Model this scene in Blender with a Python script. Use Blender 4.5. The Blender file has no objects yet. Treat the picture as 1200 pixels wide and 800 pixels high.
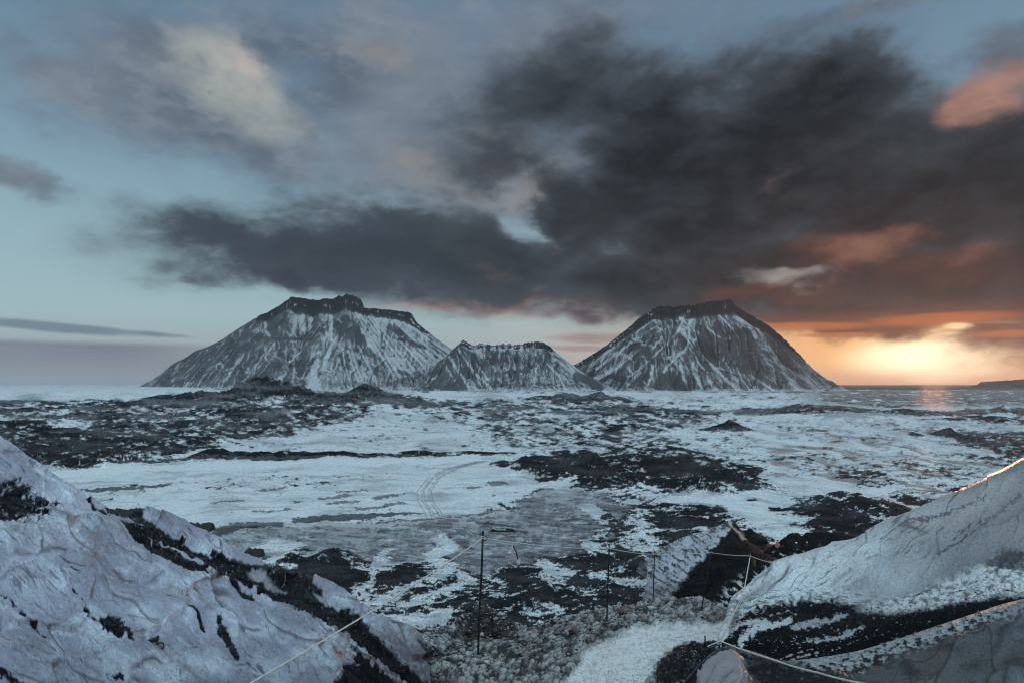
import bpy, math, random
import numpy as np

sc = bpy.context.scene
COL = sc.collection
F = 800.0      # focal length in photo pixels (24 mm on 36 mm, photo 1200 px wide)
HZ = 450.0     # photo row of the true horizon
CZ = 45.0      # camera height above the outwash plain
R = math.radians
f32 = np.float32

# ------------------------------------------------------------------ helpers
def p3(px, py, d):
    return ((px - 600.0) / F * d, d, CZ - (py - HZ) / F * d)

def tag(o, label=None, cat=None, group=None, kind=None):
    if label: o['label'] = label
    if cat: o['category'] = cat
    if group: o['group'] = group
    if kind: o['kind'] = kind
    return o

def perlin(x, y, seed=0):
    rs = np.random.RandomState(seed)
    perm = rs.permutation(256)
    perm = np.concatenate([perm, perm]).astype(np.int32)
    ang = rs.rand(256) * 2 * np.pi
    gx = np.cos(ang).astype(f32); gy = np.sin(ang).astype(f32)
    x = np.asarray(x, dtype=np.float64); y = np.asarray(y, dtype=np.float64)
    xi = np.floor(x).astype(np.int64); yi = np.floor(y).astype(np.int64)
    xf = (x - xi).astype(f32); yf = (y - yi).astype(f32)
    xi = (xi & 255).astype(np.int32); yi = (yi & 255).astype(np.int32)
    u = xf * xf * xf * (xf * (xf * 6 - 15) + 10); v = yf * yf * yf * (yf * (yf * 6 - 15) + 10)
    def g(ix, iy, fx, fy):
        h = perm[perm[ix & 255] + (iy & 255)]
        return gx[h] * fx + gy[h] * fy
    a = g(xi, yi, xf, yf); b = g(xi + 1, yi, xf - 1, yf)
    c = g(xi, yi + 1, xf, yf - 1); d = g(xi + 1, yi + 1, xf - 1, yf - 1)
    return ((a + u * (b - a)) * (1 - v) + (c + u * (d - c)) * v) * 1.5

def fbm(x, y, o=4, seed=0, g=0.5, lac=2.03):
    s = 0; a = 1.0; t = 0
    for i in range(o):
        s = s + a * perlin(x + 17.3 * i, y - 9.1 * i, seed + i)
        t += a; a *= g; x = x * lac; y = y * lac
    return s / t

def ridged(x, y, o=4, seed=0, g=0.5):
    s = 0; a = 1.0; t = 0
    for i in range(o):
        s = s + a * (1 - np.abs(perlin(x + 7.7 * i, y + 3.1 * i, seed + i)) * 1.6)
        t += a; a *= g; x = x * 2.1; y = y * 2.1
    return s / t

def worley(x, y, seed=0, off=False):
    rs = np.random.RandomState(seed)
    jx = rs.rand(64, 64).astype(f32); jy = rs.rand(64, 64).astype(f32)
    xi = np.floor(x).astype(np.int32); yi = np.floor(y).astype(np.int32)
    f1 = np.full(np.shape(x), 9.0, f32); f2 = np.full(np.shape(x), 9.0, f32)
    idv = np.zeros(np.shape(x), f32); ox = np.zeros(np.shape(x), f32); oy = np.zeros(np.shape(x), f32)
    for dx in (-1, 0, 1):
        for dy in (-1, 0, 1):
            cx = xi + dx; cy = yi + dy
            px = cx + jx[cx & 63, cy & 63]; py = cy + jy[cx & 63, cy & 63]
            d = np.sqrt((x - px) ** 2 + (y - py) ** 2).astype(f32)
            closer = d < f1
            f2 = np.where(closer, f1, np.minimum(f2, d))
            idv = np.where(closer, jx[(cx * 7 + 3) & 63, (cy * 5 + 1) & 63], idv)
            f1 = np.where(closer, d, f1); ox = np.where(closer, x - px, ox); oy = np.where(closer, y - py, oy)
    if off: return f1, f2, idv, ox, oy
    return f1, f2, idv

def sstep(a, b, x):
    t = np.clip((x - a) / (b - a), 0, 1)
    return t * t * (3 - 2 * t)

def poly_mask(u, v, pts, soft=8.0, vs=1.0):
    """soft inside mask of a polygon, v distances multiplied by vs"""
    pts = [(a, b * vs) for a, b in pts]
    V = v * vs
    xs = [p[0] for p in pts]; ys = [p[1] for p in pts]
    out = np.zeros(u.shape, f32)
    sel = (u > min(xs) - soft) & (u < max(xs) + soft) & (V > min(ys) - soft) & (V < max(ys) + soft)
    if not sel.any(): return out
    x = u[sel].astype(f32); y = V[sel].astype(f32)
    d = np.full(x.shape, 1e9, f32); ins = np.zeros(x.shape, bool)
    n = len(pts)
    for i in range(n):
        ax, ay = pts[i]; bx, by = pts[(i + 1) % n]
        ex, ey = bx - ax, by - ay
        t = np.clip(((x - ax) * ex + (y - ay) * ey) / (ex * ex + ey * ey + 1e-9), 0, 1)
        d = np.minimum(d, (x - ax - t * ex) ** 2 + (y - ay - t * ey) ** 2)
        c = ((ay > y) != (by > y))
        if ey != 0: ins ^= c & (x < (y - ay) * ex / ey + ax)
    d = np.sqrt(d); sd = np.where(ins, d, -d)
    out[sel] = sstep(-soft, soft, sd)
    return out

def line_mask(u, v, pts, w, vs=1.0):
    """distance falloff along a polyline; pts may carry a width factor"""
    V = v * vs
    best = np.full(u.shape, 9.0, f32)
    for i in range(len(pts) - 1):
        a = pts[i]; b = pts[i + 1]
        wa = a[2] if len(a) > 2 else 1.0; wb = b[2] if len(b) > 2 else 1.0
        ax, ay, bx, by = a[0], a[1] * vs, b[0], b[1] * vs
        m = w * max(wa, wb) * 2
        sel = (u > min(ax, bx) - m) & (u < max(ax, bx) + m) & (V > min(ay, by) - m) & (V < max(ay, by) + m)
        if not sel.any(): continue
        x = u[sel]; y = V[sel]
        ex, ey = bx - ax, by - ay
        t = np.clip(((x - ax) * ex + (y - ay) * ey) / (ex * ex + ey * ey + 1e-9), 0, 1)
        dd = np.sqrt((x - ax - t * ex) ** 2 + (y - ay - t * ey) ** 2) / (w * (wa + (wb - wa) * t))
        best[sel] = np.minimum(best[sel], dd)
    return 1 - sstep(0.5, 1.5, best)

def lerp(a, b, t):
    if np.ndim(t) == np.ndim(a) - 1 and np.ndim(a) > 0: t = t[..., None]
    return a + (b - a) * t

def mixc(colarr, c, m):
    c = np.asarray(c, f32)
    return colarr + (c - colarr) * m[..., None]

def grid_mesh(name, X, Y, Z, colr, mat, rough=None, parent=None, smooth=True):
    nr, nc = X.shape
    me = bpy.data.meshes.new(name)
    n = nr * nc
    me.vertices.add(n)
    co = np.stack([X, Y, Z], -1).astype(f32).reshape(-1)
    me.vertices.foreach_set('co', co)
    ii = np.arange(n).reshape(nr, nc)
    q = np.stack([ii[:-1, :-1], ii[:-1, 1:], ii[1:, 1:], ii[1:, :-1]], -1).reshape(-1, 4)
    nf = len(q)
    me.loops.add(nf * 4); me.loops.foreach_set('vertex_index', q.reshape(-1).astype(np.int32))
    me.polygons.add(nf); me.polygons.foreach_set('loop_start', np.arange(0, nf * 4, 4, dtype=np.int32))
    me.polygons.foreach_set('use_smooth', np.full(nf, smooth))
    me.update(calc_edges=True)
    if colr is not None:
        a = me.color_attributes.new('Albedo', 'FLOAT_COLOR', 'POINT')
        c4 = np.concatenate([np.clip(colr, 0, 1).reshape(-1, 3), np.ones((n, 1))], 1).astype(f32)
        if rough is not None: c4[:, 3] = rough.reshape(-1)
        a.data.foreach_set('color', c4.reshape(-1))
    me.materials.append(mat)
    o = bpy.data.objects.new(name, me); COL.objects.link(o)
    if parent: o.parent = parent
    return o

def catmull(P, n):
    """P (k, ...) -> (n, ...) through the control rows"""
    k = len(P)
    t = np.linspace(0, k - 1, n); i = np.minimum(t.astype(int), k - 2); f = (t - i)
    g = lambda j: P[np.clip(j, 0, k - 1)]
    sh = (n,) + (1,) * (P.ndim - 1); f = f.reshape(sh)
    a, b, c, d = g(i - 1), g(i), g(i + 1), g(i + 2)
    return 0.5 * (2 * b + (c - a) * f + (2 * a - 5 * b + 4 * c - d) * f ** 2 + (3 * b - a - 3 * c + d) * f ** 3)

def loft(net, nr, nc):
    """net rows x cols x (px, py, d) -> X, Y, Z grids and their undisplaced px, py"""
    A = np.array(net, dtype=float)
    A[..., 2] = np.log(A[..., 2])
    A = catmull(A, nr)
    A = np.swapaxes(catmull(np.swapaxes(A, 0, 1), nc), 0, 1)
    px, py, d = A[..., 0], A[..., 1], np.exp(A[..., 2])
    return (px - 600) / F * d, d, CZ - (py - HZ) / F * d, px, py, d

def normals(X, Y, Z):
    P = np.stack([X, Y, Z], -1)
    n = np.cross(np.gradient(P, axis=1), np.gradient(P, axis=0))
    n /= np.linalg.norm(n, axis=-1, keepdims=True) + 1e-12
    return n * np.sign(n[..., 2:3] + 1e-9)

def displace(X, Y, Z, h):
    N = normals(X, Y, Z)
    return X + N[..., 0] * h, Y + N[..., 1] * h, Z + N[..., 2] * h

def wave(px, py, theta, across, along, o=3, seed=0, warp=0.0):
    """coordinates turned so that 'along' runs at angle theta (image degrees, y down)"""
    c, s = math.cos(R(theta)), math.sin(R(theta))
    a = px * c + py * s; b = -px * s + py * c
    if warp:
        w = fbm(px / 90, py / 90, 3, seed + 50); b = b + w * warp
        a = a + fbm(px / 70, py / 70, 2, seed + 60) * warp
    return a / along, b / across

# ------------------------------------------------------------------ materials
def new_mat(name):
    m = bpy.data.materials.new(name); m.use_nodes = True
    return m, m.node_tree, m.node_tree.nodes['Principled BSDF']

def terrain_mat(name, scale, fine=0.25, bump=0.5, rough=(0.55, 0.9), spec=0.3, bump_dist=0.03, sss=0.0):
    m, nt, b = new_mat(name); N = nt.nodes; L = nt.links
    at = N.new('ShaderNodeAttribute'); at.attribute_name = 'Albedo'
    tc = N.new('ShaderNodeTexCoord')
    n1 = N.new('ShaderNodeTexNoise'); n1.inputs['Scale'].default_value = scale; n1.inputs['Detail'].default_value = 6; n1.inputs['Roughness'].default_value = 0.65
    L.new(tc.outputs['Object'], n1.inputs['Vector'])
    mr = N.new('ShaderNodeMapRange'); mr.inputs['From Min'].default_value = 0.3; mr.inputs['From Max'].default_value = 0.7
    mr.inputs['To Min'].default_value = 1 - fine; mr.inputs['To Max'].default_value = 1 + fine
    L.new(n1.outputs[0], mr.inputs[0])
    mx = N.new('ShaderNodeVectorMath'); mx.operation = 'SCALE'
    L.new(at.outputs['Color'], mx.inputs[0]); L.new(mr.outputs[0], mx.inputs['Scale'])
    L.new(mx.outputs[0], b.inputs['Base Color'])
    rr = N.new('ShaderNodeMapRange'); rr.inputs['To Min'].default_value = rough[0]; rr.inputs['To Max'].default_value = rough[1]
    L.new(n1.outputs[0], rr.inputs[0]); L.new(rr.outputs[0], b.inputs['Roughness'])
    if name == 'plain_ground':      # frozen water and wind polished snow crust shine, ash does not
        gm = N.new('ShaderNodeMix'); gm.data_type = 'FLOAT'; L.new(at.outputs['Alpha'], gm.inputs[0]); L.new(rr.outputs[0], gm.inputs[2]); gm.inputs[3].default_value = 0.50
        L.new(gm.outputs[0], b.inputs['Roughness'])
    lu = N.new('ShaderNodeMapRange'); lu.inputs['From Min'].default_value = 0.03; lu.inputs['From Max'].default_value = 0.22; lu.inputs['To Min'].default_value = 0.04; lu.inputs['To Max'].default_value = spec
    L.new(at.outputs['Color'], lu.inputs[0]); L.new(lu.outputs[0], b.inputs['Specular IOR Level'])
    n2 = N.new('ShaderNodeTexNoise'); n2.inputs['Scale'].default_value = scale * 2.3; n2.inputs['Detail'].default_value = 5
    L.new(tc.outputs['Object'], n2.inputs['Vector'])
    bp = N.new('ShaderNodeBump'); bp.inputs['Strength'].default_value = bump; bp.inputs['Distance'].default_value = bump_dist
    if name == 'plain_ground':
        bm_ = N.new('ShaderNodeMapRange'); bm_.inputs['To Min'].default_value = bump; bm_.inputs['To Max'].default_value = bump * .22
        L.new(at.outputs['Alpha'], bm_.inputs[0]); L.new(bm_.outputs[0], bp.inputs['Strength'])
    L.new(n2.outputs[0], bp.inputs['Height']); L.new(bp.outputs[0], b.inputs['Normal'])
    if sss:
        b.inputs['Subsurface Weight'].default_value = sss
        b.inputs['Subsurface Radius'].default_value = (0.3, 0.5, 0.7); b.inputs['Subsurface Scale'].default_value = 0.08
    return m

def plain_mat(name, c, rough=0.5, metal=0.0, var=0.15, scale=30):
    m, nt, b = new_mat(name); N = nt.nodes; L = nt.links
    tc = N.new('ShaderNodeTexCoord'); n = N.new('ShaderNodeTexNoise'); n.inputs['Scale'].default_value = scale; n.inputs['Detail'].default_value = 4
    L.new(tc.outputs['Object'], n.inputs['Vector'])
    r = N.new('ShaderNodeValToRGB'); e = r.color_ramp.elements
    e[0].position = 0.3; e[1].position = 0.7
    e[0].color = tuple(x * (1 - var) for x in c) + (1,); e[1].color = tuple(min(1, x * (1 + var)) for x in c) + (1,)
    L.new(n.outputs[0], r.inputs[0]); L.new(r.outputs[0], b.inputs['Base Color'])
    b.inputs['Roughness'].default_value = rough; b.inputs['Metallic'].default_value = metal
    return m

M_GROUND = terrain_mat('plain_ground', 0.6, 0.22, 0.5, (0.5, 0.9), 0.25, 0.15)
M_MOUNT = terrain_mat('mountain_rock', 0.02, 0.2, 0.6, (0.7, 0.95), 0.15, 6.0)
M_ICE = terrain_mat('glacier_ice', 16.0, 0.22, 0.5, (0.2, 0.5), 0.55, 0.015)
M_RUB = terrain_mat('ice_rubble', 14.0, 0.3, 0.8, (0.5, 0.9), 0.3, 0.03)
M_STEEL = plain_mat('dark_steel', (0.012, 0.013, 0.016), 0.45, 0.4)
M_ROPE = plain_mat('rope_fibre', (0.56, 0.57, 0.56), 0.85, 0, 0.3, 60)
M_ORANGE = plain_mat('orange_fabric', (0.55, 0.15, 0.06), 0.6)
M_RED = plain_mat('red_fabric', (0.25, 0.03, 0.025), 0.7)
M_BLACKC = plain_mat('black_fabric', (0.015, 0.015, 0.02), 0.8)
M_WHITE = plain_mat('white_plastic', (0.75, 0.73, 0.7), 0.4)
M_SKIN = plain_mat('skin', (0.5, 0.3, 0.22), 0.5)
M_PALE = plain_mat('pale_wood', (0.42, 0.36, 0.32), 0.7)

BLACK = (0.007, 0.008, 0.010)
ASH = (0.013, 0.014, 0.017)
MUD = (0.20, 0.21, 0.235)
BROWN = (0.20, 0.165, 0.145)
SNOW = (0.70, 0.77, 0.82)
GREY = (0.34, 0.365, 0.40)

# ------------------------------------------------------------------ the plain
def build_ground():
    rows = np.concatenate([np.exp(np.linspace(math.log(88), math.log(5200), 1250)), np.exp(np.linspace(math.log(5250), math.log(70000), 90))])
    cmid = np.linspace(-0.86, 0.86, 1450)
    side = np.array([0.9, 1.0, 1.2, 1.6, 2.4, 4.0, 7.0])
    cols = np.concatenate([-side[::-1], cmid, side])
    Y, K = np.meshgrid(rows, cols, indexing='ij')
    X = K * Y
    u = 600 + F * K; v = HZ + F * CZ / Y
    # warped map coordinates for ragged borders
    wu = fbm(u / 60, v / 18, 4, 1); wv = fbm(u / 60 + 40, v / 18, 4, 5)
    U = u + wu * 30; V = v + wv * 9
    lnY = np.log(Y)
    # texture noises (world scale ones and a self similar one)
    nA = fbm(X / 45, Y / 90, 5, 11, 0.55)
    nB = fbm(X / 9, Y / 16, 4, 21, 0.55)
    rid = ridged(X / 60 + wu, Y / 120 + wv, 4, 61)
    far = sstep(1200, 300, Y)
    # rock share: 0 snow .. 1 rock
    D = np.full(u.shape, 0.36, f32)
    A = np.zeros(u.shape, f32)          # relief in metres
    def reg(pts, val, soft=10, vs=2.5, relief=None, rsoft=None):
        nonlocal D, A
        m = poly_mask(U, V, pts, soft, vs)
        D = D + (val - D) * m
        if relief is not None: A = A + (relief - A) * poly_mask(u, v, pts, rsoft or soft * 2.5, vs)
    # far snow field at the mountain feet
    reg([(-300, 452), (1600, 452), (1600, 459), (760, 461), (560, 468), (300, 470), (0, 470), (-300, 470)], 0.12, 8)
    reg([(-300, 472), (60, 470), (150, 468), (210, 464), (330, 458), (470, 460), (520, 470), (440, 486), (380, 498), (260, 520), (140, 545), (-100, 556), (-300, 560)], 0.54, 12, 2.5, 16, 22)
    reg([(-100, 505), (60, 505), (130, 508), (240, 505), (360, 500), (350, 510), (260, 520), (210, 532), (100, 545), (-100, 560)], 0.64, 8)
    reg([(0, 478), (90, 480), (100, 486), (60, 497), (0, 500)], 0.35, 10)
    reg([(140, 490), (230, 486), (240, 493), (150, 497)], 0.25, 8)
    reg([(60, 495), (110, 493), (105, 508), (70, 510)], 0.3, 6)
    reg([(440, 487), (600, 484), (610, 500), (600, 528), (430, 533), (330, 530), (240, 524), (330, 512), (380, 500)], 0.28, 10)
    reg([(470, 470), (600, 468), (730, 470), (800, 478), (850, 490), (780, 510), (820, 528), (780, 540), (700, 530), (600, 520), (560, 500), (500, 488)], 0.50, 10, 2.5, 7, 30)
    reg([(640, 463), (700, 461), (738, 470), (735, 473), (640, 475)], 0.75, 5)
    reg([(690, 478), (800, 477), (842, 483), (840, 487), (700, 487)], 0.72, 5)
    reg([(705, 500), (750, 498), (755, 506), (700, 507)], 0.7, 4)
    reg([(880, 476), (980, 472), (1100, 477), (1300, 478), (1300, 488), (1100, 484), (980, 486), (870, 486)], 0.72, 5)
    reg([(880, 486), (1000, 488), (1110, 500), (1200, 505), (1300, 540), (1180, 535), (1000, 512), (880, 500)], 0.38, 10)
    # main snowy river flat
    reg([(40, 552), (120, 548), (240, 541), (430, 539), (600, 534), (690, 548), (700, 562), (640, 573), (560, 600), (470, 611), (330, 612), (200, 616), (100, 590)], 0.10, 8)
    reg([(230, 566), (330, 556), (440, 552), (480, 554), (420, 562), (330, 570), (240, 574)], 0.34, 10)
    # grey mud fan
    reg([(230, 634), (255, 622), (330, 614), (440, 612), (560, 601), (600, 594), (640, 572), (700, 570), (745, 590), (720, 640), (680, 664), (600, 690), (520, 662), (430, 665), (340, 658), (280, 655)], 0.5, 6)
    # dark snow flecked forelands
    reg([(330, 668), (370, 650), (400, 650), (450, 668), (560, 650), (640, 650), (720, 600), (760, 588), (845, 592), (880, 640), (900, 760), (700, 800), (400, 800), (360, 720)], 0.70, 8, 2.0, 2.2, 22)
    reg([(600, 668), (660, 652), (740, 655), (790, 680), (800, 760), (640, 770), (560, 760), (560, 700)], 0.78, 9, 2.0)
    reg([(340, 668), (395, 650), (425, 668), (430, 690), (400, 700), (360, 690)], 0.9, 6, 2.0)
    reg([(752, 592), (820, 588), (842, 612), (800, 622), (760, 616)], 0.95, 4, 2.0)
    reg([(755, 626), (840, 622), (830, 640), (765, 642)], 0.72, 5, 2.0)
    reg([(700, 594), (745, 590), (752, 608), (740, 622), (705, 612)], 0.85, 5, 2.0)
    # central moraine
    reg([(578, 544), (600, 537), (640, 531), (680, 530), (720, 534), (780, 524), (830, 530), (875, 548), (908, 572), (840, 580), (770, 574), (700, 572), (640, 564)], 0.68, 6, 2.5, 8, 20)
    reg([(930, 588), (960, 580), (1010, 576), (1040, 590), (1080, 604), (1060, 628), (1000, 634), (960, 622), (945, 606)], 0.72, 6, 2.5, 5, 20)
    reg([(1040, 583), (1100, 582), (1130, 590), (1120, 596), (1060, 592)], 0.72, 5)
    # right hand snow flats and the braided mud flat
    reg([(880, 576), (800, 582), (850, 590), (880, 620), (930, 640), (1000, 640), (940, 612), (925, 590)], 0.10, 6)
    reg([(900, 500), (860, 500), (880, 530), (905, 560), (1000, 590), (1090, 560), (960, 530)], 0.25, 8)
    reg([(885, 537), (960, 530), (1100, 545), (1250, 560), (1300, 590), (1150, 590), (1040, 580), (990, 560), (900, 548)], 0.46, 7)
    reg([(1120, 505), (1300, 505), (1300, 560), (1180, 545), (1130, 530)], 0.62, 10)
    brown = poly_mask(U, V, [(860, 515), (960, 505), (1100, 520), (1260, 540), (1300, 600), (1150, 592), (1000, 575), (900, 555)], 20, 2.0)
    # --- relief
    hum = ridged(X / 130, Y / 170, 5, 71, 0.5)
    hum2 = ridged(X / 28 + wu * .4, Y / 34, 4, 81, 0.5)
    fb = sstep(330, 760, Y)
    h = A * ((hum - 0.45) * 1.5 * fb + (hum2 - 0.45) * 0.9 * (1 - .8 * fb) * np.clip(320 / Y, .3, 1))
    h = h + 0.35 * fbm(X / 14, Y / 14, 3, 91) * sstep(0.2, 0.6, D)
    # single hills: px, distance, height, half width px, half depth m
    hills = [(310, 1350, 50, 34, 150), (346, 1380, 38, 26, 140), (285, 1300, 26, 40, 160), (240, 1300, 27, 30, 120), (200, 1250, 20, 36, 110), (160, 1200, 12, 40, 90),
             (375, 1300, 26, 28, 120), (432, 1350, 39, 26, 130), (462, 1320, 24, 26, 110), (405, 1300, 20, 26, 110), (495, 1250, 12, 26, 90),
             (40, 1000, 10, 40, 70), (140, 820, 9, 60, 60), (270, 900, 12, 60, 80),
             (665, 1750, 22, 20, 120), (700, 1750, 24, 18, 120), (722, 1750, 15, 14, 90), (635, 1800, 14, 26, 90),
             (250, 3700, 12, 50, 160), (330, 3500, 16, 36, 150), (420, 3600, 12, 60, 150), (520, 3300, 14, 40, 150), (590, 3400, 16, 36, 150), (640, 3200, 13, 44, 140), (705, 3300, 15, 36, 150), (765, 3500, 14, 40, 150), (850, 3600, 10, 60, 150), (930, 3600, 9, 40, 140),
             (855, 640, 10.5, 13, 26), (838, 640, 6.0, 18, 22), (872, 640, 5, 12, 20),
             (1112, 575, 7.5, 10, 20), (1135, 545, 4.6, 13, 16), (1062, 600, 4.0, 14, 18), (1160, 800, 8, 40, 60), (985, 900, 10, 26, 40), (1060, 950, 10, 60, 40),
             (250, 430, 4.2, 18, 12), (275, 425, 5.2, 16, 12), (300, 428, 4.2, 18, 10), (330, 430, 3.2, 24, 9), (370, 432, 2.8, 30, 8), (415, 434, 2.4, 34, 7), (485, 442, 2.6, 20, 7), (560, 445, 1.5, 40, 6),
             (615, 352, 7, 16, 22), (655, 330, 6, 20, 20), (700, 335, 7.5, 18, 24), (690, 330, 5, 30, 20), (770, 350, 6.5, 20, 25), (810, 330, 6, 22, 18), (850, 310, 5, 22, 16),
             (985, 236, 4.0, 22, 14), (1020, 245, 3.4, 16, 14), (1000, 262, 3.5, 26, 16), (960, 238, 3.0, 14, 12),
             (385, 172, 4.5, 22, 12), (345, 176, 3.2, 14, 12), (470, 160, 2.6, 18, 9), (545, 205, 1.8, 14, 8), (500, 150, 2.4, 24, 10),
             (635, 150, 4.0, 36, 12), (560, 136, 3.0, 34, 10), (745, 170, 3.0, 22, 14), (800, 195, 2.0, 24, 16), (690, 160, 2.5, 26, 10)]
    for (px, d, hh, wpx, wd) in hills:
        dx = (X - (px - 600) / F * d) / (wpx / F * d); dy = (Y - d) / wd
        r2 = dx * dx + dy * dy
        sel = r2 < 9
        b = np.zeros_like(h)
        hq = hh if d > 300 else hh * .62
        b[sel] = hq * np.exp(-r2[sel] * 0.9) * (0.85 + 0.45 * rid[sel] - 0.2 + (0.25 if d < 500 else 0.05) * nB[sel] + (hum2[sel] - .5) * (0.9 if d < 500 else .3))
        h = np.maximum(h, b) + 0.25 * np.minimum(h, b) * (b > 0)
        D = D + (0.80 - D) * np.where(sel, sstep(0.16, 0.5, b / hh), 0) * (0.35 if d > 3000 else 0.45 if d > 1100 else 0.55)
    # the plain climbs very gently towards the left hand mountain, and a low far rise on the left
    left = sstep(500, 150, u)
    h = h + sstep(2200, 4600, Y) * left * 26
    h = np.where(Y > 5200, h * sstep(16000, 5200, Y), h)
    flat = sstep(0.0, 1.0, np.clip((Y - 3000) / 1500, 0, 1))
    # --- albedo
    vp = HZ + F * (CZ - h * 0.9) / Y
    nC = fbm(u / 22, vp / 5.0, 5, 31, 0.6)
    nD = fbm(u / 70, vp / 9.0, 4, 41)
    nE = fbm(u / 9, vp / 3.2, 4, 51, 0.6)
    nF = fbm(u / 5 + wu * 2, vp / 2.4 + wv, 4, 55, 0.62); nG = fbm((u - vp * .8) / 16, (vp + u * .25) / 4.2, 4, 57, 0.6)
    nH = fbm(u / 26 + wu * 2, vp / 8 + wv * 2, 5, 58, 0.6)
    SM = np.zeros(u.shape, f32)
    def chan(pts, w, amt=1.0, vs=2.0):
        nonlocal SM
        m = line_mask(u + nH * 14 + wu * 10, v + nH * 4 + wv * 4, pts, w * 1.25, vs)
        SM = np.maximum(SM, m * amt)
    gy = np.gradient(h, axis=0) / (np.gradient(Y, axis=0)); gx = np.gradient(h, axis=1) / (np.gradient(X, axis=1) + 1e-6)
    curv = np.clip((h - 0.5 * (np.roll(h, 14, 0) + np.roll(h, -14, 0))) / (0.004 * Y + 0.2), -1, 1)
    near = sstep(700, 200, Y)
    n = 0.42 * nA * (0.4 + near * .6) + (0.30 * nB * near) + 0.36 * nC + 0.25 * nD + 0.5 * nE + 0.24 * nF + 0.30 * nG + 0.12 * curv
    n = n + np.clip(gy, -0.4, 0.4) * 0.5
    chan([(800, 590), (770, 598), (745, 606), (752, 622), (738, 636), (775, 640), (790, 650)], 13)
    chan([(690, 596), (705, 606), (722, 618), (700, 626), (690, 636), (695, 648), (720, 642)], 9)
    chan([(770, 612), (800, 607), (830, 605)], 2.2, .9); chan([(752, 624), (800, 622), (845, 620)], 2.8, .9)
    chan([(775, 650), (800, 646), (850, 645)], 9)
    chan([(640, 660), (650, 668), (645, 684), (660, 672)], 11); chan([(690, 678), (720, 682), (760, 684), (790, 676)], 5)
    chan([(740, 662), (730, 670), (745, 682), (760, 676)], 3, .8)
    chan([(515, 630), (522, 644), (505, 652), (530, 664), (512, 682), (470, 696), (440, 706)], 9)
    chan([(530, 664), (548, 684), (510, 700), (480, 712)], 6); chan([(440, 706), (420, 700), (430, 685)], 8)
    chan([(455, 645), (450, 658), (430, 670), (400, 655)], 6); chan([(483, 662), (498, 655), (520, 662)], 2.5, .9)
    chan([(460, 730), (500, 728), (520, 722)], 11); chan([(632, 718), (650, 716)], 9)
    chan([(318, 636), (345, 640), (345, 652), (325, 660)], 11); chan([(290, 652), (310, 640)], 8); chan([(372, 662), (382, 664)], 4)
    # snow lies in grooves running down to the right
    gro = fbm((u * 0.55 - vp * 1.6) / 7, (u * 0.3 + vp) / 16, 3, 101)
    n = n + 0.35 * gro * sstep(2, 6, A)
    n = n + 0.5 * nH * near
    nI = fbm(u / 2.6, vp / 1.5, 3, 59, .65)
    midd = sstep(230, 420, Y)
    rock = sstep(-0.11 - .07 * midd, 0.10 + .11 * midd, (D - 0.5) * 1.1 + n * 0.95 + nI * (.14 + .2 * (1 - midd)) - SM * 0.40)
    # river flat: finer, low contrast streaks instead of hard patches
    k = sstep(0.55, 0.35, D)
    tone = np.stack([np.full(u.shape, c, f32) for c in SNOW], -1)
    vq = v + wv * 6 + wu * 5 - 0.00012 * (u - 420) ** 2
    streak = fbm(u / 80, vq / 3.6, 5, 111, 0.62)
    streak2 = fbm(u / 60 + 5, vq / 9.0, 4, 121)
    tone = mixc(tone, GREY, np.clip(0.08 + 0.6 * sstep(-.1, 0.5, streak) + 0.45 * sstep(-.05, .4, streak2), 0, 1))
    tone = mixc(tone, (0.20, 0.22, 0.25), sstep(.0, .6, nI + .5 * nF + .6 * (D - .3)) * .45)
    dark = np.stack([np.full(u.shape, c, f32) for c in ASH], -1)
    dark = mixc(dark, MUD, sstep(-0.15, 0.65, nD + 0.6 * nF + .1) * (0.14 + 0.46 * sstep(300, 900, Y)))
    colr = lerp(tone, dark, rock)
    # grey mud fan: streaky mid grey, thin snow veils
    mud = poly_mask(U, V, [(250, 638), (262, 622), (330, 614), (440, 613), (560, 603), (600, 596), (645, 573), (700, 572), (742, 592), (712, 640), (670, 660), (600, 684), (520, 660), (430, 660), (390, 650), (330, 650), (285, 655)], 5, 2.0)
    ms = fbm((u + v) / 50, (v - 0.12 * u) / 3.5, 5, 131, 0.62)
    mcol = np.stack([np.full(u.shape, c, f32) for c in MUD], -1) * np.clip(1 + 1.3 * ms[..., None] + .5 * nF[..., None], .25, 2.4)
    mcol = mixc(mcol, SNOW, sstep(0.16, 0.42, fbm(u / 34, v / 5, 5, 141, 0.66)) * 0.65)
    rill = ridged((u + .6 * v) / 60 + wu, (v - .1 * u) / 7 + wv * 2, 3, 145)
    mcol = mixc(mcol, (0.05, 0.052, 0.06), sstep(.80, .95, rill) * .6)
    mcol = mixc(mcol, ASH, sstep(0.15, 0.5, fbm(u / 50, v / 6, 4, 143)) * 0.6)
    colr = lerp(colr, mcol, mud * (0.62 + .3 * sstep(-.2, .3, nH)) * (1 - sstep(-.1, .3, SM - .35 + nE * .6 + nH * .7) * .95) * (1 - poly_mask(U, V, [(560, 680), (600, 662), (660, 650), (720, 640), (760, 700), (560, 720)], 10, 2.0)))
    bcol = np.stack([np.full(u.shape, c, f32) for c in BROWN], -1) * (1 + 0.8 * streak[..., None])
    colr = lerp(colr, bcol, brown * sstep(-0.05, 0.3, streak + streak2 * .4 + nC * .3) * 0.7 * (1 - rock))  # brown mud flat, strengthened to carry some sunset glow in its colour
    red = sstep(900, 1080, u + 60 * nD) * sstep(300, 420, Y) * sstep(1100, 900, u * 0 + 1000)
    colr = mixc(colr, (0.22, 0.13, 0.10), red * sstep(-.1, .5, nC + .6 * nF + .5 * nH) * .65)  # reddish soil tint, with the warm sunset glow put into the colour
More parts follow.
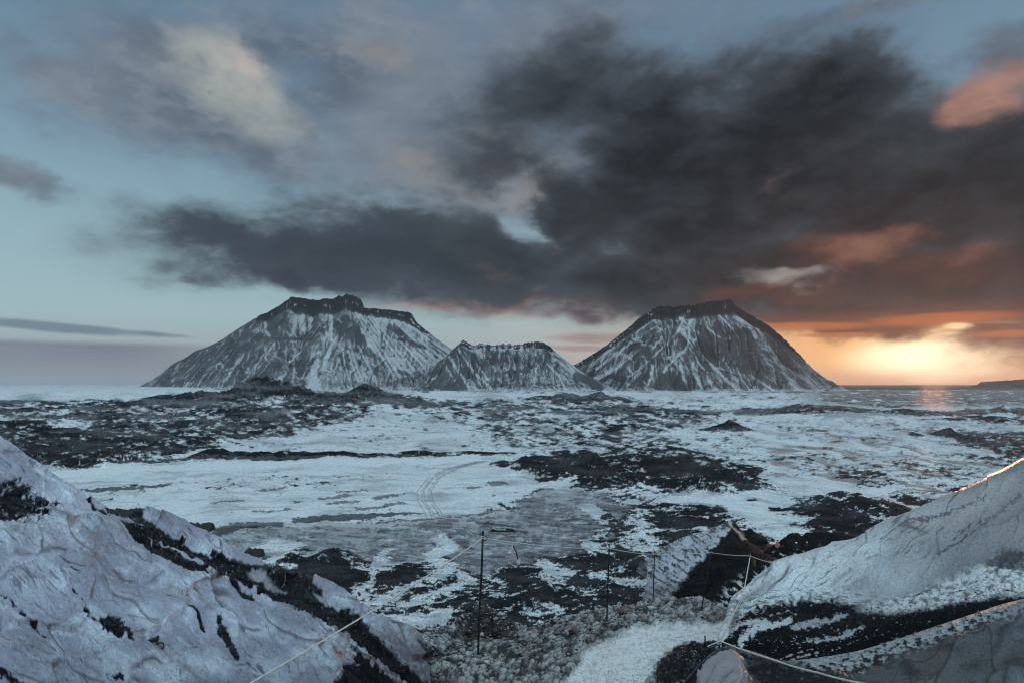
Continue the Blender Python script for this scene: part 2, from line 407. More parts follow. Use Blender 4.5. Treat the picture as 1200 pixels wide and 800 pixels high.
    def stroke(pts, w, c, vs=2.0, s=1.0, rag=1.0):
        nonlocal colr
        m = line_mask(u + (nE * 9 + nF * 6 + wu * 10) * rag, v + (nC * 3 + nF * 2 + wv * 4) * rag, pts, w * 1.12, vs)
        m = sstep(.38, .62, m + (nE * .55 + nF * .5 + nG * .4) * min(1, w / 5) * 4 * m * (1 - m) + .0)
        colr = mixc(colr, c, m * s)
    stroke([(60, 556), (240, 545), (430, 541), (560, 537)], 7, SNOW, s=.8)
    stroke([(330, 613), (440, 616), (520, 607), (590, 600)], 3.5, (0.45, 0.45, 0.47), s=.8)
    stroke([(800, 583), (850, 586), (900, 600)], 14, SNOW, s=.5)
    stroke([(900, 560), (960, 566), (1000, 574), (1040, 577)], 5, SNOW, s=.6); stroke([(1050, 560), (1130, 566), (1200, 575)], 3, SNOW, s=.6)
    stroke([(990, 500), (1050, 511), (1100, 523), (1160, 530)], 5, SNOW, s=.6); stroke([(880, 512), (960, 520), (1040, 528)], 4, SNOW, s=.5)
    stroke([(860, 470), (960, 472), (1050, 479), (1160, 478)], 3, SNOW, s=.7)
    stroke([(880, 490), (960, 489), (1050, 493)], 8, SNOW, s=.4)
    # dark strokes: bank below the upper terrace, water lines and puddles
    stroke([(228, 536), (270, 533, 2.2), (300, 534, 1.8), (345, 535, .8), (430, 534, .6), (520, 532, .4), (600, 531, .3)], 4.5, BLACK, s=.9)
    stroke([(345, 609), (380, 607, 1.6), (430, 606), (475, 601, .7), (500, 600, .3)], 5, BLACK, s=.85)
    stroke([(95, 575), (150, 572), (196, 568)], 3.2, BLACK, s=.85); stroke([(60, 548), (110, 545), (180, 540), (225, 537)], 2.5, ASH, s=.9)
    stroke([(255, 624), (280, 617, 1.2), (330, 613, .6)], 7, ASH, s=.8)
    stroke([(440, 613), (520, 607), (590, 598), (600, 594)], 1.6, ASH, s=.7)
    stroke([(1040, 578), (1070, 572), (1100, 576), (1135, 582)], 1.6, BLACK, s=.7)
    stroke([(905, 596), (925, 594)], 4, ASH); stroke([(877, 586), (886, 586)], 2, ASH)
    for a, b, c, d, w in [(380, 585, 410, 580, 1.4), (385, 590, 420, 586, 1.2), (400, 577, 430, 573, 1.0), (435, 583, 460, 580, 1.2), (420, 596, 470, 590, 1.5), (300, 575, 330, 571, 1), (250, 590, 285, 585, 1), (575, 567, 590, 566, 2.2), (548, 570, 560, 571, 1.6), (300, 600, 340, 597, 1.0)]:
        stroke([(a, b), (c, d)], w * 1.8, ASH, s=.7)
    # vehicle tracks
    for o_ in (-5.5, -3.2, 0.5, 2.2, 5.6):
        m = line_mask(u + o_ * (1 + (v - 540) * .012), v, [(566, 540), (530, 548), (508, 560), (497, 575), (499, 588), (508, 600), (512, 618), (514, 630)], 0.7, 1.6)
        colr = mixc(colr, MUD, m * 0.75 * sstep(-.5, .1, nC + nF))
    for o_ in (0, 4, 8, 12):
        m = line_mask(u, v, [(452 - o_ * .5, 628 + o_ * .2), (438 - o_ * .6, 634), (443 - o_ * .6, 641 + o_ * .6), (470, 648 + o_ * .8), (500, 652 + o_)], 0.9, 1.6)
        colr = mixc(colr, (0.08, 0.08, 0.09), m * 0.5)
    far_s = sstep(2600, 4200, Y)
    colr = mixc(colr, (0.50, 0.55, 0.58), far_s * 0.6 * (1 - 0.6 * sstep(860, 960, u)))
    # the dark lowland towards the sea on the right
    low = sstep(900, 1000, u) * sstep(1100, 1800, Y)
    lc = lerp(np.stack([np.full(u.shape, c, f32) for c in (0.10, 0.09, 0.09)], -1), np.stack([np.full(u.shape, c, f32) for c in SNOW], -1), sstep(0.12, 0.35, fbm(u / 14, v / 1.6, 4, 151, .6)))
    colr = lerp(colr, lc, low * 0.8)
    wet = (1 - rock) * sstep(.42, .2, D + .3 * streak2) * sstep(190, 260, Y) * .75
    wet = np.maximum(wet, brown * .9 * sstep(-.3, .2, streak2 + .3 * nH) * (1 - rock))
    wet = np.maximum(wet, sstep(840, 1000, u + 40 * nD) * sstep(300, 500, Y) * sstep(-.6, .0, nH + .5 * streak2) * 1.0)
    wet = np.maximum(wet, mud * .35 * sstep(.0, .4, nH))
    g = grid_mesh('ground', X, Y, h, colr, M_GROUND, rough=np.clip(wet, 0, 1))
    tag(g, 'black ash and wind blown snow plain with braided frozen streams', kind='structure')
build_ground()

# ------------------------------------------------------------------ sea on the right horizon
def build_sea():
    m, nt, b = new_mat('sea_water'); N = nt.nodes; L = nt.links
    b.inputs['Base Color'].default_value = (0.03, 0.045, 0.055, 1); b.inputs['Roughness'].default_value = 0.5
    tc = N.new('ShaderNodeTexCoord'); n = N.new('ShaderNodeTexNoise'); n.inputs['Scale'].default_value = 0.02; n.inputs['Detail'].default_value = 4
    bp = N.new('ShaderNodeBump'); bp.inputs['Strength'].default_value = 0.4; bp.inputs['Distance'].default_value = 3
    L.new(tc.outputs['Object'], n.inputs['Vector']); L.new(n.outputs[0], bp.inputs['Height']); L.new(bp.outputs[0], b.inputs['Normal'])
    Yr = np.array([6200, 7000, 9000, 14000, 25000, 69000.]); Kc = np.linspace(0.40, 1.2, 40)
    Y, K = np.meshgrid(Yr, Kc, indexing='ij')
    Y = Y + np.where(Y < 6300, fbm(K * 9, K * 0, 4, 3) * 500, 0)
    s = grid_mesh('water', K * Y, Y, np.full(Y.shape, 1.5), None, m)
    tag(s, 'strip of sea on the right horizon under the setting sun', kind='structure')
build_sea()

# ------------------------------------------------------------------ mountains
def mountain(name, label, prof, D0, zb, nx, ny, cliffs, snow_amt, seed, slope=34.0, spur=0.3, base_py=458, rockc=(0.072, 0.078, 0.086), cliff_h=0.2, gull=1.0, plat=(340, 480), fan=1.0, aspect_shade=0.8, dark_polys=(), snow_polys=(), gullies=(), ribs=()):
    px = np.linspace(prof[0][0], prof[-1][0], nx)
    pp = np.interp(px, [p[0] for p in prof], [p[1] for p in prof])
    ker = np.ones(5) / 5
    pp = np.convolve(np.pad(pp, 2, mode='edge'), ker, 'valid')
    pp = pp + fbm(px / 6.0, px * 0, 4, seed + 5, .6) * 1.6
    ridge = CZ + (HZ - pp) / F * D0
    ridge = np.maximum(ridge, zb)
    Hh = ridge - zb
    t = np.linspace(0, 2, ny)
    T, P = np.meshgrid(t, px, indexing='ij')
    Pc = np.clip(P, plat[0], plat[1]); Pf = Pc + (P - Pc) / (1 + fan * np.clip(1 - T, 0, 1)) + 16 * fan * (P - .5 * (plat[0] + plat[1])) / (plat[1] - plat[0] + 60) * np.clip(T, 0, 1)
    Hm = np.broadcast_to(Hh, T.shape)
    tt = np.where(T <= 1, T, 2 - T)                            # 0 foot, 1 crest
    W = Hm / math.tan(R(slope)) + 60
    sp = ridged(P / 55 + seed, T * 0.5 + 3, 3, seed)           # buttresses
    sp2 = ridged(P / 19 + T * .5, T * 0.7, 3, seed + 9)
    Wf = W * (1 + spur * (sp - 0.55) * 1.6 + 0.16 * (sp2 - .5))
    # cross profile: talus apron, then cliff, then flat top
    cm = np.broadcast_to(np.interp(px, [c[0] for c in cliffs], [c[1] for c in cliffs]), T.shape)   # share of height that is cliff
    cm = cm * (1 + 0.7 * fbm(P / 14, P * 0, 4, seed + 3, .6))
    a = 0.90 - 0.05 * fbm(P / 9, P * 0 + 3, 4, seed + 4, .6)
    top = a + .055
    prof_t = np.where(tt < a, (tt / a) ** 1.15 * (1 - cm), (1 - cm) + cm * sstep(0, 1, (tt - a) / .055))
    prof_t = np.where(tt >= top, 1.0, prof_t)
    Y = D0 + np.where(T <= 1, -Wf * (1 - tt) , W * (1 - tt))
    X = (P - 600) / F * np.minimum(Y, D0)
    Z = zb + Hm * prof_t
    # gullies, deeper mid slope, fanning out
    env = np.sin(np.pi * np.clip(tt, 0, 1)) ** 0.7
    warp = fbm(P / 30, T * 4, 3, seed + 20) * 0.9
    gl = ridged(Pf / 13 + warp, T * 1.2, 4, seed + 30, 0.55)
    gl2 = ridged(Pf / 4.6 + warp * 2, T * 1.6, 3, seed + 40, 0.55)
    bench = np.sin((Z / 62.0 + fbm(P / 40, T * 2, 2, seed + 45)) * 6.28) * 5
    Z = Z + env * ((gl - 0.6) * 105 * gull + (gl2 - 0.5) * 22 * gull) * np.clip(Hm / 350, 0.1, 1.1) + env * bench * 0.5
    Z = Z + fbm(P / 4, T * 20, 4, seed + 50, .6) * 9 * env * np.clip(Hm / 300, 0, 1)
    # cliff roughness
    cl = sstep(-0.02, 0.02, tt - a) * sstep(0.05, 0.12, cm)
    Y = Y - cl * (T <= 1) * (ridged(P / 4.5, Z / 50, 4, seed + 60) - .5) * 60
    Z = np.where((tt < 0.02), zb - 25, Z)
    # --- albedo
    N = normals(X, Y, Z)
    steep = 1 - N[..., 2]
    q = fbm(Pf / 2.0 + warp * 1.3, T * 1.4, 5, seed + 70, 0.62)
    q2 = fbm(Pf / 1.1 + warp * 5, T * 16, 4, seed + 80, 0.6)
    q3 = fbm(P / 45, T * 3, 4, seed + 90)
    foot_ = sstep(.10, 0, tt)
    hollow = .5 * foot_ + np.clip(0.62 - gl, -0.5, 0.5) * 0.8 + np.clip(0.5 - gl2, -0.5, 0.5) * 0.9
    s = snow_amt + 0.62 * q + 0.62 * q2 + 0.5 * q3 + hollow * 0.55 - np.clip(steep - 0.3, 0, 1) * 2.0 - 0.2 * np.cos(tt * 6)
    s = s + np.clip(N[..., 0], -.6, .6) * aspect_shade - cl * 0.95 + cl * 1.1 * sstep(.1, .5, fbm(P / 20, Z / 11, 4, seed + 95, .6)) + sstep(0, .015, tt - top) * 1.0  # more snow on right-facing slopes: relief shading put into the snow cover
    ppy = HZ + (CZ - Z) / Y * F; ppx = 600 + X / Y * F
    for pl, am in dark_polys: s = s - am * poly_mask(ppx + q3 * 12, ppy + q * 8, pl, 6)
    for pl, am in snow_polys: s = s + am * poly_mask(ppx + q3 * 12, ppy + q * 8, pl, 6)
    gx_ = ppx + fbm(P / 9, ppy / 7, 3, seed + 101) * 2.2; gy_ = ppy + fbm(P / 7, ppy / 9, 3, seed + 102) * 2.0
    front = (T <= 1.0)
    for pts, w_, am in gullies: s = s + am * 1.15 * line_mask(gx_, gy_, pts, w_) * front * (.75 + .5 * q2)
    for pts, w_, am in ribs: s = s - am * line_mask(gx_, gy_, pts, w_) * front
    s = sstep(-0.30, 0.75, s) ** 1.25
    rock = np.stack([np.full(T.shape, c, f32) for c in rockc], -1) * (1 + 0.9 * fbm(P / 28, T * 2.2, 3, seed + 97)[..., None] + 0.5 * q2[..., None])
    rock = mixc(rock, (0.018, 0.019, 0.022), cl * 0.85)
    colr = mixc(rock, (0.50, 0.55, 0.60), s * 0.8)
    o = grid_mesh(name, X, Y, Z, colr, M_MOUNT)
    tag(o, label, kind='structure')
    return o

def bilin(A, x, y):
    h, w = A.shape
    x = np.clip(x, 0, w - 1.001); y = np.clip(y, 0, h - 1.001)
    xi = x.astype(np.int32); yi = y.astype(np.int32); fx = x - xi; fy = y - yi
    return (A[yi, xi] * (1 - fx) + A[yi, xi + 1] * fx) * (1 - fy) + (A[yi + 1, xi] * (1 - fx) + A[yi + 1, xi + 1] * fx) * fy

def blur(A, r):
    k = np.exp(-np.arange(-3 * r, 3 * r + 1) ** 2 / (2.0 * r * r)); k /= k.sum(); n = len(k) // 2
    B = np.zeros_like(A); P_ = np.pad(A, ((n, n), (0, 0)), mode='edge')
    for j, w_ in enumerate(k): B += w_ * P_[j:j + A.shape[0]]
    P_ = np.pad(B, ((0, 0), (n, n)), mode='edge'); C_ = np.zeros_like(A)
    for j, w_ in enumerate(k): C_ += w_ * P_[:, j:j + A.shape[1]]
    return C_

def eroded_mountain(label, prof, D0, zb, caps, k, seed, snow_amt, rockc, depth=1150, cell=3.8, gullies=(), ribs=(), dark_polys=(), snow_polys=(), carve=1.0, spur_amp=1.0, aspect_shade=1.0):
    """a massif whose gullies are cut by running water from the cliff foot to the plain"""
    x0 = (prof[0][0] - 600) / F * D0; x1 = (prof[-1][0] - 600) / F * D0
    xs = np.arange(x0 - 60, x1 + 60, cell); ys = np.concatenate([np.arange(D0 - depth, D0 + 60, cell), D0 + 60 + np.arange(1, 40) * 25.0])
    X, Y = np.meshgrid(xs, ys)
    pxr = 600 + xs / D0 * F
    pp = np.interp(pxr, [p[0] for p in prof], [p[1] for p in prof]) + fbm(pxr / 5.0, pxr * 0, 5, seed + 5, .62) * 1.5
    Hr = CZ + (HZ - pp) / F * D0 - zb
    cap = np.interp(pxr, [c[0] for c in caps], [c[1] for c in caps])              # cliff height in metres
    cap = cap * np.clip(1 + .75 * fbm(pxr / 7.0, pxr * 0, 4, seed + 15, .6), .35, 1.8)
    Hr = np.maximum(Hr, -40); Ht = Hr - cap
    Hm = max(Hr.max(), 1.0); E_ = 1.22
    tr = lambda h: np.sign(h) * (np.abs(h) / Hm) ** (1 / E_)
    T0 = tr(Ht)
    # conical envelope of the ridge line, in the concave height space
    kk = k / Hm
    dy = np.abs(D0 - ys)
    E = np.full(X.shape, -9.0)
    step = 3
    wob = 1 + 0.16 * fbm(X / 330, Y / 330, 3, seed) * spur_amp
    for j in range(0, len(xs), step):
        if Ht[j] < 0: continue
        d = np.sqrt((X - xs[j]) ** 2 + (dy[:, None] * 0.93) ** 2)
        np.maximum(E, T0[j] - kk * d * wob, out=E)
    Z = np.sign(E) * Hm * np.abs(E) ** E_
    Z = np.minimum(Z, np.maximum(Hr - 2, -30)[None] + dy[:, None] * 0.0 + 0 * X)
    prox = sstep(10, 150, dy)[:, None] * np.ones_like(X)
    Z = Z + prox * (ridged(X / 300, Y / 420, 3, seed + 1) - .55) * 95 * spur_amp * np.clip(Z / 300, 0, 1) + prox * fbm(X / 70, Y / 70, 4, seed + 2) * 14 + fbm(X / 14, Y / 14, 3, seed + 3) * 1.2
    # running water
    nr = int((D0 + 40 - ys[0]) / cell); H = Z[:nr].copy(); vis = np.zeros_like(H)
    rs = np.random.RandomState(seed)
    lim = sstep(8, 60, (D0 - ys[:nr]))[:, None] * sstep(-5, 40, H)
    for b in range(26):
        n = 4200
        x = rs.uniform(2, H.shape[1] - 3, n); y = rs.uniform(H.shape[0] * .25, H.shape[0] - 3, n)
        vx = np.zeros(n); vy = np.zeros(n); sed = np.zeros(n)
        for st_ in range(150):
            xi = x.astype(np.int32); yi = y.astype(np.int32)
            gx = (H[yi, xi + 1] - H[yi, xi - 1]) * .5; gy = (H[yi + 1, xi] - H[yi - 1, xi]) * .5
            vx = vx * .45 - gx * .55; vy = vy * .45 - gy * .55
            m = np.sqrt(vx * vx + vy * vy) + 1e-6
            x = np.clip(x + vx / m, 2, H.shape[1] - 3); y = np.clip(y + vy / m, 2, H.shape[0] - 3)
            sl = np.sqrt(gx * gx + gy * gy)
            e = np.clip(.030 * sl - .018, -.03, .10) * carve * lim[yi, xi]
            e = np.where(e < 0, -np.minimum(-e, sed), e); sed += e
            np.add.at(H, (yi, xi), -e); np.add.at(vis, (yi, xi), 1.0)
        if b % 4 == 3: H = H * .8 + blur(H, 1) * .2 * 1.0
    Z[:nr] = H
    flow = np.zeros_like(Z); fl = np.log1p(blur(vis, 1)); fl = fl - blur(fl, 14); flow[:nr] = fl / (fl.std() + 1e-6)
    # cliff cap
    edge = 42 + 26 * fbm(xs / 60, xs * 0, 4, seed + 7, .6) + 22 * fbm(xs / 17, xs * 0, 3, seed + 8, .6)
    inb = (ys[:, None] > D0 - edge[None])
    depth_in = np.clip((ys[:, None] - (D0 - edge[None]) + 7 * fbm(X / 12, Y / 12, 3, seed + 11)) / 30.0, 0, 1)
    top = Hr[None] - 1.5 * np.abs(fbm(X / 20, Y / 20, 3, seed + 9))
    tiers = Z + (top - Z) * np.where(depth_in < .3, depth_in / .3 * .42, np.where(depth_in < .7, .42 + (depth_in - .3) * .4, .58 + (depth_in - .7) / .3 * .42))
    has = (cap[None] > 4) & inb & (ys[:, None] < D0 + 300)
    capm = np.where(has & (top > Z), 1.0, 0.0)
    Z = np.where(capm > 0, tiers, Z)
    Z = np.where(ys[:, None] > D0 + 2, np.minimum(Z, np.maximum(top, -30) - np.maximum(ys[:, None] - D0 - 150, 0) * .7), Z)
    Z = np.maximum(Z, -16 + 0 * Z)
    Zc = Z + zb
    # albedo
    N = normals(X, Y, Zc)
    ppy = HZ + (CZ - Zc) / Y * F; ppx = 600 + X / Y * F
    n1 = fbm(X / 160, Y / 160, 4, seed + 20); n2 = fbm(X / 24, Y / 36, 4, seed + 21, .62); n3 = fbm(X / 8, Y / 12, 3, seed + 22, .65)
    s = snow_amt + .20 * np.clip(flow, -2, 2.2) + .42 * n1 + .55 * n2 + .45 * n3 + np.clip(N[..., 0], -.7, .7) * aspect_shade * .55 - np.clip(.72 - N[..., 2], 0, 1) * 1.2  # right-facing slopes get more snow, spur shading put into the albedo
    s = s + .35 * sstep(34, 4, Z + 26 * n1)
    gxp = ppx + n2 * 2.2; gyp = ppy + n2 * 1.4
    for pts, w_, am in gullies: s = s + am * .62 * line_mask(gxp, gyp, pts, w_)
    for pts, w_, am in ribs: s = s - am * .8 * line_mask(gxp, gyp, pts, w_)
    for pl, am in dark_polys: s = s - am * poly_mask(ppx + n1 * 14, ppy + n1 * 8, pl, 6)
    for pl, am in snow_polys: s = s + am * poly_mask(ppx + n1 * 14, ppy + n1 * 8, pl, 6)
    cl = blur(capm, 1) * (N[..., 2] < .80)
    ledge = capm * (depth_in > .3) * (depth_in < .68)
    s = s - cl * .9 + ledge * (.35 + 1.2 * n2 + 1.6 * n1) + cl * 1.3 * sstep(.12, .4, fbm(X / 60, Zc / 13, 4, seed + 23, .6)) + capm * (N[..., 2] > .85) * .6
    s = sstep(-.32, .62, s) ** 1.15
    rock = np.stack([np.full(X.shape, c, f32) for c in rockc], -1) * np.clip(1 + .8 * n1[..., None] + .7 * n3[..., None], .3, 2)
    rock = mixc(rock, (0.014, 0.015, 0.018), cl * .85)
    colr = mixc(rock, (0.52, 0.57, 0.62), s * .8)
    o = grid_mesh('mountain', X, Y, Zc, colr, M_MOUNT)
    tag(o, label, kind='structure')

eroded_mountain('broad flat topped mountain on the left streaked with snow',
    [(162, 462), (183, 453), (193, 443), (210, 425), (230, 410), (245, 405), (262, 397), (280, 384), (300, 372), (318, 364), (330, 357), (341, 348), (352, 349), (372, 352), (380, 350), (392, 350), (397, 346), (402, 348), (405, 344), (412, 346), (418, 347), (421, 354), (423, 361), (430, 361), (445, 362), (465, 364), (480, 366), (485, 375), (495, 384), (510, 395), (528, 408), (545, 418), (575, 436), (610, 452), (640, 462)],
    5600, 8, [(150, 0), (300, 0), (322, 60), (345, 100), (418, 108), (423, 22), (430, 26), (462, 46), (482, 74), (492, 14), (505, 0), (640, 0)], 0.80, 100, -.03, (0.072, 0.078, 0.086),
    gullies=[([(310, 377), (312, 388), (316, 394)], 1.8, .9), ([(296, 390), (306, 387), (314, 392)], 2.2, .5), ([(355, 398), (352, 412), (338, 425)], 1.1, 1), ([(322, 402), (310, 418), (316, 425)], 1.1, .9),
        ([(258, 426), (261, 429)], 2, .9), ([(268, 415), (248, 432), (228, 450)], .9, .6), ([(302, 425), (285, 447)], 1.0, .7), ([(278, 423), (265, 448)], .9, .6), ([(232, 432), (220, 450)], 1.0, .5), ([(335, 438), (318, 450)], 1.3, .8),
        ([(347, 372), (342, 392)], 1.8, .7), ([(355, 372), (354, 390)], 3.4, 1), ([(364, 373), (363, 390)], 1.8, .8), ([(388, 372), (388, 398)], 2.2, 1), ([(381, 380), (382, 392)], 1.8, .8), ([(395, 395), (387, 407), (380, 428)], 1.4, 1),
        ([(373, 413, .6), (368, 433, 1.4), (366, 449, 2.6)], 2.6, .9), ([(345, 432), (343, 450)], 1.2, .7), ([(402, 412), (405, 430), (410, 447)], .8, 1), ([(408, 410), (414, 432), (420, 447)], .8, 1), ([(413, 412), (418, 430), (425, 446)], .8, 1), ([(398, 420), (401, 446)], .8, .8),
        ([(420, 405), (430, 425), (440, 443)], 1.0, 1), ([(430, 418), (438, 446)], .9, .8), ([(442, 420), (446, 432)], .8, .8), ([(425, 388), (433, 403), (440, 410)], 2.4, 1), ([(437, 395), (448, 403)], 2.4, .7), ([(455, 420), (466, 440)], 1.6, .6), ([(470, 412), (478, 436)], 1.2, .6)]
        + [([(412 + 4.6 * i, 365 + .9 * i), (434 + 5.2 * i, 405 - .6 * i), (458 + 5.6 * i, 446 - 2.3 * i)], .8 + .35 * ((i * 7) % 3), .45 + .25 * ((i * 5) % 3)) for i in range(14)],
    ribs=[([(298, 396), (330, 397), (366, 398)], 1.4, .8), ([(457, 383), (463, 388), (469, 390)], 3.2, 1.2), ([(482, 401), (497, 407)], 2.4, 1.2), ([(468, 397), (474, 399)], 1.8, 1), ([(398, 384), (410, 392), (424, 398)], 7, .5), ([(405, 372), (420, 384)], 3, .4), ([(466, 434), (478, 438)], 2, .7), ([(335, 395), (318, 440)], 3, .3)],
    dark_polys=[([(172, 455), (240, 440), (330, 400), (345, 380), (330, 372), (230, 415)], .18), ([(290, 452), (315, 420), (330, 425), (325, 452)], .3)],
    snow_polys=[([(355, 455), (372, 420), (385, 380), (392, 380), (392, 430), (385, 455)], .35), ([(400, 445), (396, 410), (415, 405), (440, 445)], .16), ([(425, 400), (440, 370), (500, 400), (520, 430), (470, 440)], .2)])
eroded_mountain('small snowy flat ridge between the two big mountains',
    [(470, 470), (490, 458), (505, 440), (518, 425), (530, 410), (538, 403), (543, 398), (547, 401), (553, 404), (565, 402), (578, 404), (592, 402), (605, 404), (618, 401), (628, 400), (636, 401), (645, 406), (655, 415), (672, 428), (690, 440), (715, 452), (740, 461), (760, 466)],
    4700, -2, [(470, 0), (535, 10), (545, 16), (550, 4), (625, 4), (633, 14), (645, 4), (660, 0), (760, 0)], 0.78, 200, .06, (0.072, 0.078, 0.086), depth=620, cell=2.8, spur_amp=1.5,
    gullies=[([(520, 425), (528, 438), (536, 450)], 1.2, .9), ([(527, 418), (538, 436), (549, 452)], 1.6, 1), ([(538, 410), (550, 428), (560, 440), (576, 455)], 1.3, .9), ([(546, 408), (560, 428), (572, 445)], 1.2, .8), ([(500, 452), (512, 440)], 1.4, .9), ([(556, 412), (575, 408), (592, 410)], 2, .5), ([(600, 408), (625, 406)], 2, .6), ([(628, 430), (626, 455)], 1.0, .7), ([(640, 425), (655, 440), (662, 455)], 1.2, .8), ([(650, 420), (672, 436)], 1.4, .7), ([(590, 425), (606, 432)], 1.4, .5)],
    ribs=[([(533, 408), (540, 420), (552, 440), (562, 454)], 1.4, .7), ([(514, 432), (524, 448)], 3.2, 1.1), ([(505, 448), (535, 456)], 3, .8), ([(543, 402), (552, 418)], 1.6, .6), ([(676, 440), (690, 446), (704, 455)], 4, .9), ([(565, 410), (580, 416)], 2.4, .5), ([(640, 402), (645, 425)], 2.0, .4), ([(575, 438), (620, 434)], 1.6, .5)],
    dark_polys=[([(495, 458), (520, 425), (545, 440), (552, 460)], .45)])
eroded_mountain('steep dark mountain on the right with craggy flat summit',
    [(600, 470), (640, 448), (660, 435), (678, 425), (700, 412), (715, 402), (730, 390), (745, 378), (752, 371), (765, 362), (772, 358), (790, 359), (805, 357), (815, 357), (830, 353), (845, 352), (855, 350), (860, 357), (872, 365), (885, 372), (900, 381), (915, 394), (930, 408), (945, 425), (955, 436), (965, 447), (980, 457), (1000, 466)],
    5200, -2, [(600, 0), (730, 10), (750, 40), (775, 66), (855, 74), (880, 50), (930, 40), (960, 20), (975, 0), (1000, 0)], 0.92, 300, .0, (0.062, 0.062, 0.067), depth=1050,
    gullies=[([(807, 366), (798, 373)], 2.2, 1), ([(801, 373), (795, 388), (781, 403), (765, 418), (750, 432), (738, 440)], 1.2, 1), ([(816, 369), (808, 378), (807, 399), (804, 409), (790, 420), (778, 435)], 1.3, 1.1), ([(750, 409, .7), (720, 433, 1), (698, 444, 2.2)], 1.3, 1),
        ([(772, 380), (735, 406), (700, 432)], .8, .7), ([(768, 374), (730, 400), (690, 428)], .8, .7), ([(775, 386), (742, 412), (710, 437)], .8, .6), ([(760, 386), (728, 408), (696, 434)], .8, .7), ([(745, 388), (715, 410), (684, 426)], .8, .6), ([(776, 368), (770, 378)], 1.6, .6),
        ([(777, 394), (765, 408)], 1.1, 1), ([(783, 410), (784, 418), (787, 423)], 1.2, 1), ([(765, 429), (763, 442), (759, 451)], 1.6, .9), ([(750, 436), (735, 451)], 1.8, .9), ([(772, 428), (771, 435)], .9, .8), ([(797, 428), (801, 442), (807, 456)], 1.8, 1), ([(812, 426), (816, 441), (820, 450)], 2.2, .9), ([(813, 412), (819, 426), (829, 436)], 1.1, 1),
        ([(828, 384), (846, 397), (858, 397)], 1.1, 1), ([(843, 370), (858, 385)], 1.1, .9), ([(843, 405), (843, 430)], .8, .8), ([(860, 423), (870, 444)], .9, .9), ([(824, 417), (847, 441), (865, 457)], 1.6, 1), ([(861, 372), (877, 380), (886, 395)], 2.2, .9), ([(882, 441), (905, 456)], 1.3, .8), ([(830, 445), (840, 457)], 2, .8), ([(800, 372), (778, 386)], 1.2, .5), ([(716, 444), (700, 452)], 1.6, .6), ([(820, 390), (812, 402)], 1, .6), ([(900, 405), (912, 418)], 1, .5), ([(925, 448), (935, 456)], 1.2, .5), ([(870, 445), (880, 457)], 1, .7)],
    ribs=[([(772, 452), (782, 440), (795, 447), (806, 457)], 5, 1.0), ([(706, 446), (716, 440), (728, 444)], 3, .8), ([(850, 400), (870, 430)], 8, .3), ([(830, 395), (832, 430)], 6, .3), ([(775, 408), (760, 425)], 4, .3), ([(752, 376), (735, 396), (722, 404)], 2.6, .7), ([(862, 362), (900, 386), (940, 424)], 3.5, .7)],
    dark_polys=[([(770, 458), (775, 440), (800, 450), (805, 460)], .5), ([(860, 358), (980, 458), (900, 458), (850, 400)], .14)],  # right flank: less snow, its shaded side put into the tone
    snow_polys=[([(690, 430), (745, 380), (760, 380), (720, 450), (700, 455)], .24), ([(800, 380), (815, 362), (812, 400), (790, 440), (780, 440)], .3)])
mountain('mountain', 'low dark headland on the far right horizon',
    [(1122, 456.5), (1138, 452), (1146, 450), (1151, 447), (1170, 446), (1200, 444), (1240, 441), (1300, 438), (1380, 446), (1420, 456.5)],
    11000, 0, 200, 60, [(1120, 0.1), (1420, 0.1)], -0.5, 400, 45, 0.1, rockc=(0.05, 0.045, 0.045), gull=0.3)
mountain('mountain', 'low distant snowy rise on the far left horizon',
    [(-260, 456), (-100, 452), (0, 456.5), (40, 455), (80, 453.5), (120, 453), (165, 453), (220, 455), (260, 458)],
    7600, 20, 300, 60, [(-260, 0), (260, 0)], 0.2, 500, 20, 0.1, gull=0.15)

